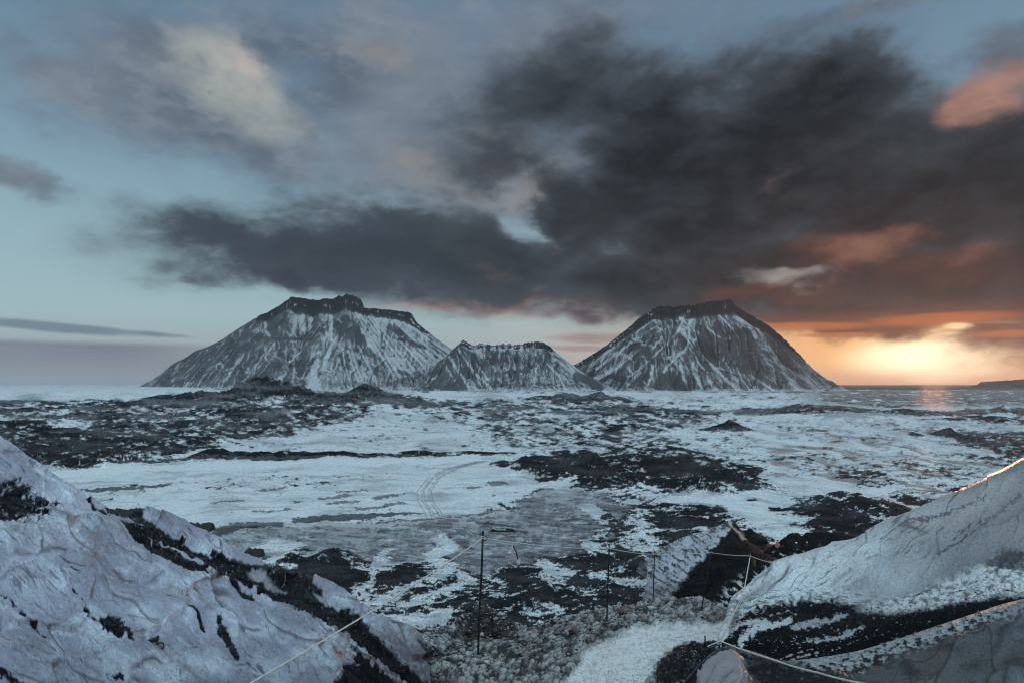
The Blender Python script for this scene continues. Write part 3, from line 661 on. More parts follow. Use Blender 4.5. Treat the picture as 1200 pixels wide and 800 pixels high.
# ------------------------------------------------------------------ foreground ice
def ice_left():
    cols = [-260, -120, 0, 60, 100, 130, 160, 200, 250, 300, 345, 390, 430, 470, 500]
    crest = [(-260, 340, 15), (-120, 428, 14.5), (0, 512, 14), (60, 556, 13.8), (100, 579, 13.6), (130, 594, 13.6), (165, 597, 13.8), (205, 609, 14), (250, 629, 14), (300, 656, 13.6), (345, 673, 13), (395, 690, 12), (432, 718, 11), (480, 742, 9.9), (508, 782, 8.9)]
    back1 = [(p + 10, q + 40, d + 4) for p, q, d in crest]
    back2 = [(p + 30, q + 260, d + 9) for p, q, d in crest]
    def row(f, dd, ys):
        return [(p + f * (i * 0), y, d) for (i, ((p, q, d0), y, d)) in enumerate(zip(crest, ys, dd))]
    r1 = [(p - 6, q + (900 - q) * 0.16, d * 0.80) for p, q, d in crest]
    r2 = [(p - 10, q + (900 - q) * 0.38, d * 0.635) for p, q, d in crest]
    r3 = [(p - 8, q + (900 - q) * 0.66, d * 0.50) for p, q, d in crest]
    r4 = [(p, 915, d * 0.405) for p, q, d in crest]
    # the toe next to the path stays further away
    for r, k in ((r1, .9), (r2, .86), (r3, .8), (r4, .72)):
        for i, w in ((-1, 1), (-2, .8), (-3, .5), (-4, .2)):
            p, q, d = r[i]; d0 = crest[i][2]
            r[i] = (p, q, d + (d0 * k - d) * w)
    X, Y, Z, px, py, d = loft([back2, back1, crest, r1, r2, r3, r4], 820, 1000)
    wu = fbm(px / 70, py / 70, 4, 600)
    # scalloped melt cups running down to the lower right
    a, b = wave(px, py, 42, 34, 80, seed=610, warp=34)
    f1, f2, _, ox, oy = worley(a, b, 3, True)
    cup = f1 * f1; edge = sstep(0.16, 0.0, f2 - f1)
    a2, b2 = wave(px, py, 38, 15, 46, seed=620, warp=14)
    g1, g2, _, ox2, oy2 = worley(a2, b2, 5, True)
    step = sstep(-.25, .35, fbm(px / 80, py / 60, 3, 622))
    lines = ridged(*wave(px, py, 36, 26, 240, seed=630, warp=26), 4, 630, 0.55)
    scale = d / 8.0
    rough = fbm(px / 6, py / 6, 4, 640, 0.6)
    dome = fbm(X / 1.6, Y / 1.6, 3, 650)
    h = scale * (0.05 * oy * step + 0.03 * ox + 0.022 * cup + 0.022 * oy2 * (1 - .5 * step) + 0.008 * (0.6 - lines) + 0.008 * rough) + 0.16 * dome
    jag = fbm(px / 9, py / 9, 4, 655) * 0.012 * scale
    # dirt, plus crease shade put into the ice colour
    U = px + wu * 12 + rough * 5; V = py + fbm(px / 40, py / 40, 4, 660) * 10 + rough * 5
    ice = np.stack([np.full(px.shape, c, f32) for c in (0.38, 0.41, 0.50)], -1)
    big = fbm(px / 120, py / 90, 4, 670)
    ice = mixc(ice, (0.68, 0.77, 0.86), sstep(-0.15, 0.4, big + 0.5 * f1 + .35 * fbm(px / 30, py / 24, 3, 675) - .25))
    ice = mixc(ice, (0.30, 0.27, 0.30), sstep(0.0, 0.55, lines - 0.55 + 0.4 * rough + 0.35 * fbm(px / 90, py / 70, 3, 671)) * 0.75)
    ice = mixc(ice, (0.10, 0.085, 0.09), edge * (oy > 0) * sstep(0.0, 0.35, fbm(px / 60, py / 60, 3, 672) + .15) * 0.85)  # dirt in the creases, darkened to carry their shade as well
    ed2 = sstep(0.12, 0.0, g2 - g1) * sstep(0.0, .35, fbm(px / 45, py / 45, 3, 673))
    ice = mixc(ice, (0.18, 0.16, 0.18), ed2 * .6)
    ice = mixc(ice, (0.80, 0.86, 0.92), sstep(0.10, 0.2, f2 - f1) * sstep(0.34, 0.2, f2 - f1) * sstep(0, .4, fbm(px / 40, py / 40, 3, 674)) * .5)  # pale line beside each crease, a highlight painted into the ice
    speck = sstep(0.36, 0.48, fbm(px / 3.2, py / 3.2, 3, 680, .7) + 0.35 * fbm(px / 60, py / 60, 3, 681))
    ice = mixc(ice, (0.08, 0.075, 0.08), speck * 0.6)
    dk = np.zeros(px.shape, f32)
    def D_(pts, soft=6, a=1.0):
        nonlocal dk
        dk = np.maximum(dk, a * poly_mask(U, V, pts, soft))
    def S_(pts, w, a=1.0):
        nonlocal dk
        dk = np.maximum(dk, a * line_mask(U, V, pts, w))
    D_([(236, 650), (262, 648), (300, 660), (340, 668), (372, 682), (392, 706), (420, 722), (440, 742), (470, 770), (500, 795), (505, 840), (480, 800), (430, 758), (395, 736), (350, 712), (300, 690), (262, 676), (240, 665)], 5)
    S_([(128, 594, .6), (150, 596, 1.6), (162, 603, 1.3), (175, 620), (205, 634), (240, 652), (262, 664)], 6)
    S_([(146, 612, .6), (160, 625, 1.2), (180, 640, 1.2), (205, 656, 1.2), (230, 668, .8), (246, 674, .3)], 4.5)
    S_([(160, 618, .5), (190, 638), (215, 655), (240, 668)], 2.6)
    S_([(105, 585, .6), (120, 596), (128, 602)], 2.5)
    D_([(415, 752), (445, 778), (500, 830), (520, 880), (440, 860), (390, 800), (400, 778), (420, 775)], 8)
    S_([(262, 675), (280, 690), (300, 700)], 3); S_([(195, 697), (210, 708, .7), (230, 722), (240, 736)], 2.5, .9)
    D_([(120, 720), (135, 722), (150, 738), (156, 748), (140, 744), (125, 735)], 5)
    D_([(256, 724), (270, 738), (280, 758), (278, 774), (266, 760), (258, 742)], 4); S_([(255, 722), (262, 740), (274, 762)], 3)
    D_([(-40, 565), (0, 566), (30, 570), (55, 585), (60, 600), (40, 606), (10, 604), (-40, 610)], 16, .95)
    D_([(70, 655), (95, 665), (100, 672), (80, 668)], 4, .5); S_([(-20, 690), (10, 700), (40, 722), (58, 744)], 2.2, .55)
    S_([(90, 690), (100, 705), (118, 722)], 3, .5); S_([(40, 580, .7), (58, 592), (70, 594)], 3, .7)
    S_([(-30, 780), (10, 790), (40, 810)], 5, .7); S_([(125, 792), (143, 790)], 3.5, .6)
    fr = fbm(px / 9, py / 9, 5, 690, .65)
    dk = sstep(.30, .62, dk + fr * 1.1 * np.clip(4 * dk * (1 - dk) + .25, 0, 1)) * (1 - .5 * sstep(.3, .5, fbm(px / 4, py / 4, 3, 692, .7)))
    # soft dusting around the dirt
    near = np.maximum(poly_mask(U, V, [(0, 560), (70, 580), (150, 640), (200, 690), (130, 690), (60, 640), (0, 620)], 40), 0) * 0.35
    near = np.maximum(near, poly_mask(U, V, [(210, 640), (420, 715), (500, 770), (480, 820), (380, 750), (300, 710), (230, 690)], 22) * 0.45)
    ice = mixc(ice, (0.15, 0.13, 0.135), near * sstep(-0.3, 0.5, lines - .5 + rough))
    dash = fbm(*wave(px, py, 40, 3.2, 26, seed=691, warp=10), 4, 693, .6)
    ice = mixc(ice, (0.07, 0.06, 0.065), sstep(.30, .48, dash + .4 * fbm(px / 70, py / 50, 3, 694)) * .7)
    grain = fbm(px / 1.9, py / 1.9, 3, 695, .7)
    ice = ice * np.clip(1 + .35 * grain, .5, 1.6)[..., None]
    ice = mixc(ice, (0.13, 0.105, 0.10), poly_mask(U, V, [(400, 735), (470, 730), (515, 760), (520, 860), (430, 860), (400, 800)], 30) * sstep(-.4, .4, lines - .5 + rough + .2) * .8)
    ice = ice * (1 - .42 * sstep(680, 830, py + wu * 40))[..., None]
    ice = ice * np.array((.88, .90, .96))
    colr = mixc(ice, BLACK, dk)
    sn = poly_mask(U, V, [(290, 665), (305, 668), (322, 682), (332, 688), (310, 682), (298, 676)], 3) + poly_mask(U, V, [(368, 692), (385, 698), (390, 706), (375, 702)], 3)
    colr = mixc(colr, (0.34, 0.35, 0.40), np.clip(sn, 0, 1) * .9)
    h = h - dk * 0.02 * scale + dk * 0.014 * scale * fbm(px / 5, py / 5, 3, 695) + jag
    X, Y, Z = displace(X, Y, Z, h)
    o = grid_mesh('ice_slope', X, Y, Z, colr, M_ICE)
    tag(o, 'scalloped bluish glacier ice slope on the left with black ash bands', kind='structure')
    return X, Y, Z, px, py
LEFT = ice_left()

def ice_right():
    crest = [(842, 772, 12.2), (850, 735, 12.9), (864, 700, 14.3), (888, 680, 15.4), (918, 660, 16.6), (950, 648, 16.9), (1000, 631, 16.9), (1050, 611, 16.2), (1100, 589, 15.6), (1150, 564, 15), (1200, 538, 14.8), (1260, 505, 14.6), (1360, 450, 14.5)]
    back1 = [(p - 4, q + 24, d + 4) for p, q, d in crest]
    back2 = [(p - 10, q + 160, d + 16) for p, q, d in crest]
    foot = [(846, 776, 11), (858, 772, 11.6), (880, 772, 11.8), (905, 775, 11.9), (935, 778, 11.8), (965, 780, 11.6), (1010, 775, 11.3), (1055, 762, 11), (1105, 750, 10.8), (1155, 742, 10.6), (1210, 735, 10.5), (1270, 725, 10.3), (1370, 700, 10)]
    low = [(p, q + 120, 10) for p, q, d in foot]
    def between(t, e):
        return [(a[0] + (b[0] - a[0]) * t, a[1] + (b[1] - a[1]) * t, math.exp(math.log(a[2]) + (math.log(b[2]) - math.log(a[2])) * e)) for a, b in zip(crest, foot)]
    X, Y, Z, px, py, d = loft([back2, back1, crest, between(.22, .22), between(.45, .5), between(.72, .84), foot, low], 760, 1000)
    wu = fbm(px / 70, py / 70, 4, 700)
    a, b = wave(px, py, -42, 22, 80, seed=710, warp=24)
    f1, f2, _, ox, oy = worley(a, b, 7, True)
    lines = ridged(*wave(px, py, -36, 20, 150, seed=730, warp=18), 4, 730, 0.55)
    rough = fbm(px / 5, py / 5, 4, 740, 0.6)
    blk = fbm(px / 9, py / 6, 4, 745, .6)
    scale = d / 14.0
    U = px + wu * 12 + rough * 5; V = py + fbm(px / 40, py / 30, 4, 760) * 8 + rough * 5
    deb = poly_mask(U, V, [(1005, 712), (1060, 688), (1110, 670), (1145, 655), (1170, 650), (1290, 640), (1290, 690), (1180, 692), (1120, 706), (1060, 716)], 6)
    dark = poly_mask(U + 9 * blk, V + 7 * blk, [(842, 752), (862, 728), (900, 712), (960, 702), (1010, 706), (1060, 718), (1180, 692), (1290, 668), (1290, 760), (1050, 790), (900, 800), (830, 790)], 5)
    h = scale * (0.04 * f1 * f1 - 0.05 * oy + 0.015 * (0.6 - lines) + 0.009 * rough) * (1 - dark) * (1 - deb) + 0.3 * fbm(X / 3.5, Y / 3.5, 3, 750) * sstep(0, 60, py - 560)
    h = h + (deb + dark) * d / 800 * 2.4 * blk
    ice = np.stack([np.full(px.shape, c, f32) for c in (0.52, 0.56, 0.60)], -1)
    ice = mixc(ice, (0.66, 0.73, 0.77), sstep(1080, 900, px + wu * 60) * 0.8)
    ice = mixc(ice, (0.20, 0.205, 0.225), sstep(1000, 1190, px + wu * 60 + (py - 600) * .6) * 0.95)
    ice = mixc(ice, (0.36, 0.33, 0.33), sstep(-.1, .5, fbm(px / 90, py / 60, 4, 771)) * .5)
    ice = mixc(ice, (0.07, 0.065, 0.07), sstep(0.34, 0.46, fbm(px / 3.4, py / 3, 3, 773, .7) + .35 * fbm(px / 60, py / 40, 3, 774)) * .6)
    ice = mixc(ice, (0.26, 0.25, 0.26), sstep(0.1, 0.6, lines - 0.5 + 0.5 * rough + .5 * wu) * 0.6)
    edge = sstep(0.12, 0.0, f2 - f1)
    ice = mixc(ice, (0.12, 0.12, 0.13), edge * sstep(0.0, 0.35, fbm(px / 50, py / 50, 3, 772) + .1) * 0.85)  # crease lines: dirt together with painted crease shade
    ice = mixc(ice, (0.06, 0.06, 0.065), sstep(0.3, 0.5, fbm(px / 14, py / 3.5, 4, 775, .6) + 0.3 * sstep(40, 0, np.abs(py - (715 - (px - 860) * 0.09)))) * 0.8 * poly_mask(px, py, [(840, 700), (900, 690), (1000, 690), (1060, 700), (1000, 720), (860, 740)], 20))
    dash = fbm(*wave(px, py, -38, 3.0, 26, seed=791, warp=8), 4, 793, .6)
    ice = mixc(ice, (0.08, 0.075, 0.075), sstep(.26, .46, dash + .4 * fbm(px / 70, py / 50, 3, 794)) * .7)
    ice = ice * np.clip(1 + .5 * fbm(px / 1.9, py / 1.9, 3, 795, .7) * .7, .5, 1.6)[..., None]
    colr = ice * np.array((1.06, 1.08, 1.09))
    colr = lerp(colr, lerp(np.stack([np.full(px.shape, c, f32) for c in (0.16, 0.16, 0.175)], -1), np.stack([np.full(px.shape, c, f32) for c in (0.62, 0.68, 0.72)], -1), sstep(-0.35, 0.1, blk + 0.4 * wu)), deb)
    dn = fbm((px + 2.2 * py) / 60, (py + px * .3) / 8, 4, 780, .6) + .6 * fbm(px / 6, py / 4, 3, 785)
    dcol = mixc(np.stack([np.full(px.shape, c, f32) for c in BLACK], -1), (0.34, 0.37, 0.40), sstep(0.34, 0.5, dn) * 0.85)
    colr = lerp(colr, dcol, dark * (1 - deb))
    def S_(pts, w, c, a=1.0):
        nonlocal colr
        colr = mixc(colr, c, a * line_mask(U, V, pts, w))
    S_([(1030, 634, .4), (1070, 616), (1110, 600), (1160, 575, .3)], 1.8, (0.10, 0.08, 0.08), .8)
    S_([(1100, 645), (1125, 632), (1135, 618)], 1.8, (0.09, 0.09, 0.10), .8); S_([(1145, 618), (1175, 598), (1195, 580)], 1.8, (0.1, 0.1, 0.11), .7)
    S_([(1155, 655), (1175, 648, 2), (1200, 640), (1230, 630)], 4, (0.03, 0.03, 0.035), .8); S_([(1170, 655), (1200, 655, 2), (1240, 648)], 5, (0.05, 0.05, 0.055), .8)
    S_([(864, 755), (890, 741, 1.5), (905, 738), (925, 730)], 3.0, (0.6, 0.66, 0.7), .9); S_([(845, 745), (868, 735), (900, 733)], 3, (0.6, 0.66, 0.7), .8)
    S_([(930, 740), (955, 728), (990, 720)], 3.0, (0.42, 0.45, 0.48), .8); S_([(950, 752), (990, 742), (1010, 735)], 2.6, (0.4, 0.43, 0.46), .8)
    X, Y, Z = displace(X, Y, Z, h)
    o = grid_mesh('ice_slope', X, Y, Z, colr, M_ICE)
    tag(o, 'long pale ice ridge on the right with sunlit crest', kind='structure')
    return X, Y, Z, px, py
RIGHT = ice_right()

def ice_front():
    crest = [(800, 800, 8.4), (822, 776, 8.8), (846, 757, 9), (880, 762, 8.6), (915, 774, 8.2), (950, 771, 8.0), (1000, 763, 7.8), (1040, 752, 7.7), (1085, 737, 7.6), (1130, 722, 7.6), (1170, 709, 7.6), (1210, 698, 7.6), (1280, 680, 7.6), (1380, 655, 7.6)]
    back1 = [(p, q + 22, d + 1.3) for p, q, d in crest]
    back2 = [(p, q + 90, d + 2.2) for p, q, d in crest]
    def r(f, k): return [(p - 5, q + (960 - q) * f, d * k) for p, q, d in crest]
    X, Y, Z, px, py, d = loft([back2, back1, crest, r(.10, .93), r(.3, .82), r(.65, .70), r(1, .60)], 420, 760)
    wu = fbm(px / 70, py / 70, 4, 800)
    a, b = wave(px, py, -50, 42, 75, seed=810, warp=30)
    f1, f2, _ = worley(a, b, 9)
    rough = fbm(px / 5, py / 5, 4, 840, 0.6)
    U = px + wu * 12 + rough * 5; V = py + fbm(px / 40, py / 30, 4, 860) * 6 + rough * 5
    cr = np.interp(px, [c[0] for c in crest], [c[1] for c in crest])
    cap = sstep(30, 10, V - cr) * sstep(905, 960, px) * (1 - sstep(1140, 1210, px) * .6)
    cap = np.maximum(cap, poly_mask(U, V, [(930, 768), (1040, 758), (1035, 780), (1000, 790), (960, 785)], 5))
    ice = np.stack([np.full(px.shape, c, f32) for c in (0.18, 0.19, 0.205)], -1)
    ice = mixc(ice, (0.24, 0.28, 0.33), sstep(-.1, .5, fbm(px / 60, py / 50, 3, 870)))
    ice = mixc(ice, (0.07, 0.07, 0.075), sstep(0.0, 0.5, fbm(px / 50, py / 22, 4, 871, .6)) * .8)
    ice = mixc(ice, (0.05, 0.05, 0.055), sstep(0.10, 0.0, f2 - f1) * .6)  # scallop borders darkened, crease shade put into the colour
    blk = fbm(px / 8, py / 5, 4, 845, .6)
    ice = lerp(ice, mixc(np.stack([np.full(px.shape, c, f32) for c in (0.62, 0.68, 0.72)], -1), (0.05, 0.05, 0.055), sstep(-0.05, 0.3, blk + sstep(5, 30, V - cr) * .35)), cap)
    ice = ice * .5 * np.clip(1 + .6 * fbm(px / 2.2, py / 2.2, 3, 895, .7), .4, 1.7)[..., None]
    dk = poly_mask(U, V, [(905, 772), (960, 786), (1010, 796), (1100, 830), (900, 900), (860, 900), (890, 800), (870, 775)], 6) * .9
    dk = np.maximum(dk, poly_mask(U, V, [(780, 790), (820, 780), (838, 760), (860, 760), (900, 772), (880, 775), (850, 770), (826, 800), (800, 860)], 5))
    ice = mixc(ice, BLACK, dk * sstep(-.6, .1, blk + rough * .4 + .15))
    dome = poly_mask(U, V, [(826, 800), (838, 775), (856, 764), (872, 776), (880, 800), (872, 830), (826, 830)], 5)
    ice = mixc(ice, (0.32, 0.31, 0.33), dome * .9 * sstep(-.5, .2, ridged(*wave(px, py, -60, 9, 60, seed=880, warp=8), 3, 880) - .5))
    h = 0.09 * f1 * f1 * (1 - cap) + cap * 0.022 * blk + 0.005 * rough + 0.12 * dome - 0.02 * dk + .016 * dk * blk
    X, Y, Z = displace(X, Y, Z, h * np.clip((py - cr) / 30 + .3, .2, 1))
    o = grid_mesh('ice_slope', X, Y, Z, ice, M_ICE)
    tag(o, 'dark dirty grey ice hump with snowy crest at the bottom right', kind='structure')
ice_front()

def path():
    crest = [(395, 800, 10.5), (440, 770, 10.2), (490, 750, 10), (530, 734, 10.4), (562, 716, 11), (590, 724, 11.5), (620, 736, 12), (660, 724, 13.4), (700, 715, 15), (740, 708, 17), (780, 703, 18.6), (815, 702, 20), (850, 712, 21), (885, 712, 22)]
    back1 = [(p, q + 16, d + 2.5) for p, q, d in crest]
    back2 = [(p, q + 110, d + 9) for p, q, d in crest]
    r1 = [(p, q + (920 - q) * .06, d * .93) for p, q, d in crest]
    def r(f, dm): return [(p, q + (920 - q) * f, math.exp(math.log(d) * (1 - f) + math.log(dm) * f) ) for p, q, d in crest]
    X, Y, Z, px, py, d = loft([back2, back1, crest, r1, r(.22, 6.6), r(.5, 6.4), r(1, 6.2)], 420, 760)
    wu = fbm(px / 50, py / 40, 4, 900); rough = fbm(px / 4, py / 3, 4, 910, .6)
    U = px + wu * 18 + rough * 6; V = py + fbm(px / 40, py / 30, 4, 920) * 6 + rough * 4
    snow = poly_mask(U, V, [(630, 900), (650, 805), (680, 775), (702, 755), (728, 738), (745, 730), (790, 728), (860, 728), (880, 735), (860, 748), (825, 754), (795, 752), (785, 764), (765, 782), (745, 800), (735, 900)], 4)
    w1, w2, wid = worley(px / 9 + py / 30, py / 5.5, 15)
    foot = sstep(.36, .22, w1) * (wid > .45) * sstep(.5, 1, snow)
    c1, c2, cid = worley(px / 8, py / 5, 11)
    e1, e2, eid = worley(px / 3.6 + 9, py / 2.4, 12)
    chunk = sstep(0.0, 0.3, c2 - c1)
    br = fbm(px / 16, py / 10, 4, 930, .6)
    rub = lerp(np.stack([np.full(px.shape, c, f32) for c in (0.05, 0.05, 0.055)], -1), np.stack([np.full(px.shape, c, f32) for c in (0.38, 0.40, 0.42)], -1),
               np.clip(sstep(0.1, 0.9, cid * .6 + eid * .4 + br * 1.3) * (0.35 + .65 * chunk), 0, 1))
    rub = mixc(rub, (0.24, 0.18, 0.16), sstep(.2, .5, fbm(px / 22, py / 12, 3, 940)) * .5)
    dk = poly_mask(U, V, [(540, 728), (562, 712), (600, 730), (600, 745), (575, 752), (535, 745)], 5) * .85
    dk = np.maximum(dk, poly_mask(U, V, [(785, 752), (830, 755), (845, 750), (842, 775), (815, 800), (820, 850), (740, 850), (765, 800), (765, 782), (785, 770)], 5) * .95)
    dk = np.maximum(dk, poly_mask(U, V, [(440, 762), (480, 770), (500, 790), (530, 805), (520, 850), (450, 850)], 8) * .9)
    rub = mixc(rub, BLACK, dk * sstep(-.5, .1, br + rough * .5 + .1))
    sp = sstep(0.36, 0.5, fbm(px / 2.6, py / 2, 3, 950, .7) + .25 * fbm(px / 40, py / 20, 2, 951) + .12 * sstep(700, 820, py))
    sn = mixc(np.stack([np.full(px.shape, c, f32) for c in (0.70, 0.77, 0.80)], -1), (0.12, 0.12, 0.13), sp * .8)
    sn = mixc(sn, (0.45, 0.48, 0.5), sstep(0, .5, fbm(px / 26, py / 9, 3, 955)) * .4)
    sn = mixc(sn, (0.36, 0.40, 0.44), foot * .45)
    colr = lerp(rub, sn, snow)
    sc_ = d / 12
    h = (1 - snow) * d / 800 * (2.2 * chunk * (cid + .3) + 1.0 * sstep(0, .3, e2 - e1) * eid + 4.0 * br) + snow * 0.004 * rough - foot * .014 - snow * .03 + .10 * fbm(X / 2, Y / 2, 2, 958)
    X, Y, Z = displace(X, Y, Z, h)
    o = grid_mesh('path', X, Y, Z, colr, M_RUB)
    tag(o, 'trodden snow path curving between banks of crushed dirty ice', kind='structure')
    return X, Y, Z, px, py, snow
PATH = path()

# near-black moraine mounds behind the right hand ice ridge
def mound(name, label, crest, dw, drop, seed, face=None, nr=220, nc=320, colf=None, amp=1.0, front=((.5, .85), (1.0, .72)), bq=60):
    back = [(p, q + bq, d + dw) for p, q, d in crest]
    back2 = [(p, q + 4 * bq, d + 2.2 * dw) for p, q, d in crest]
    rows = [back2, back, crest]
    for f, k in front:
        rows.append([(p, q + (drop - q) * f, d * k) for p, q, d in crest])
    X, Y, Z, px, py, d = loft(rows, nr, nc)
    n1 = fbm(px / 14, py / 9, 5, seed, .6); n2 = ridged(px / 20, py / 14, 4, seed + 5)
    X, Y, Z = displace(X, Y, Z, amp * (d / 800) * (3.2 * n1 + 3.0 * (n2 - .5)))
    base = np.stack([np.full(px.shape, c, f32) for c in (0.011, 0.012, 0.014)], -1) * (1 + .8 * n1[..., None])
    if colf: base = colf(base, px, py, n1)
    o = grid_mesh(name, X, Y, Z, base, M_GROUND, rough=np.zeros(X.shape))
    tag(o, label, kind='structure')
    return o
def c1(b, px, py, n):
    w = fbm(px / 8, py / 4, 4, 33, .6)
    return mixc(b, (0.5, 0.55, 0.58), sstep(.12, .3, w + .3 * n) * sstep(640, 652, py + 8 * n) * .9)
mound('moraine', 'black ash mound behind the hikers', [(850, 640, 96), (866, 628, 96), (880, 622, 97), (895, 632, 98), (905, 641, 98), (915, 635, 98), (929, 625, 99), (940, 629, 100), (960, 625, 101), (985, 628, 101), (1010, 633, 102), (1035, 640, 103), (1080, 655, 103)], 18, 720, 1000, colf=c1, front=((.12, .93), (.5, .85), (1.0, .72)))
def c2(b, px, py, n):
    w = fbm((px + py * 1.2) / 18, (py - px * .55) / 5, 4, 35, .6)
    return mixc(b, (0.5, 0.55, 0.58), sstep(.02, .2, w + .2 * n - .1 * sstep(690, 650, py)) * poly_mask(px, py, [(835, 720), (850, 690), (875, 672), (900, 660), (925, 655), (930, 700), (880, 740)], 8))
mound('moraine', 'black ash hollow streaked with snow beneath the pointed ice cone', [(800, 668, 46), (830, 660, 46), (860, 656, 46), (890, 652, 47), (915, 654, 47), (945, 662, 48)], 12, 800, 1050, colf=c2, front=((.4, .8), (1.0, .6)))
def cone():
    # loft around: rows from the back over the crest; crest runs from the far left toe to the peak and down the right shoulder
    # ridge line comes forward from the peak towards the lower left; the face left of it is pale, the face right of it black
    rows = [[(745, 668, 60), (760, 680, 60), (778, 700, 60), (800, 720, 60), (840, 740, 60), (900, 740, 60), (950, 740, 60)],
            [(752, 655, 52), (770, 645, 52), (800, 634, 52), (830, 627, 52), (857, 622, 51.5), (885, 650, 51), (930, 680, 50)],
            [(756, 660, 49), (768, 650, 49), (800, 634, 49), (831, 625, 49), (856, 617, 48), (874, 632, 48.5), (915, 660, 49)],
            [(758, 668, 46), (770, 660, 46), (796, 648, 45.5), (822, 640, 44.5), (836, 640, 43.5), (872, 650, 45.5), (915, 668, 47)],
            [(758, 680, 44), (770, 675, 43.5), (788, 672, 42.5), (800, 670, 41), (808, 667, 39.5), (865, 680, 43), (915, 690, 45)],
            [(752, 705, 42), (760, 702, 41), (768, 700, 39.5), (776, 700, 38), (786, 698, 36.5), (860, 710, 41), (915, 715, 43)],
            [(745, 760, 40), (750, 760, 39), (756, 760, 37.5), (764, 760, 36), (776, 760, 35), (860, 760, 39), (915, 760, 41)]]
    X, Y, Z, px, py, d = loft(rows, 320, 360)
    ci = np.broadcast_to(np.linspace(0, 6, 360), px.shape)
    n1 = fbm(px / 12, py / 10, 5, 41, .6); n2 = fbm((px + py) / 26, (py - px * .7) / 5, 4, 43, .6)
    X, Y, Z = displace(X, Y, Z, 0.16 * n1 + .07 * n2)
    leftf = sstep(4.15, 3.95, ci + n1 * .25)
    b = np.stack([np.full(px.shape, c, f32) for c in (0.012, 0.013, 0.015)], -1) * (1 + .9 * n1[..., None])
    pale = mixc(np.stack([np.full(px.shape, c, f32) for c in (0.42, 0.46, 0.52)], -1), (0.05, 0.05, 0.055), sstep(-.1, .35, n2 + .3 * n1 + .5 * fbm(px / 3, py / 2.5, 3, 49, .65)))
    pale = mixc(pale, (0.06, 0.06, 0.065), sstep(.15, .4, n1 + .4 * fbm(px / 5, py / 4, 4, 47, .65)) * .85)
    pale = mixc(pale, (0.14, 0.14, 0.15), sstep(690, 676, py) * 0 + sstep(672, 690, py + n1 * 10) * .5)
    b = lerp(b, pale, leftf)
    b = mixc(b, (0.6, 0.55, 0.52), poly_mask(px + 3 * n1, py + 3 * n1, [(857, 616), (861, 618), (875, 631), (870, 632)], 1.6) * .6)
    o = grid_mesh('ice_hill', X, Y, Z, b, M_GROUND, rough=np.zeros(X.shape))
    tag(o, 'pointed ice cone, pale left face and black ash right face', kind='structure')
cone()

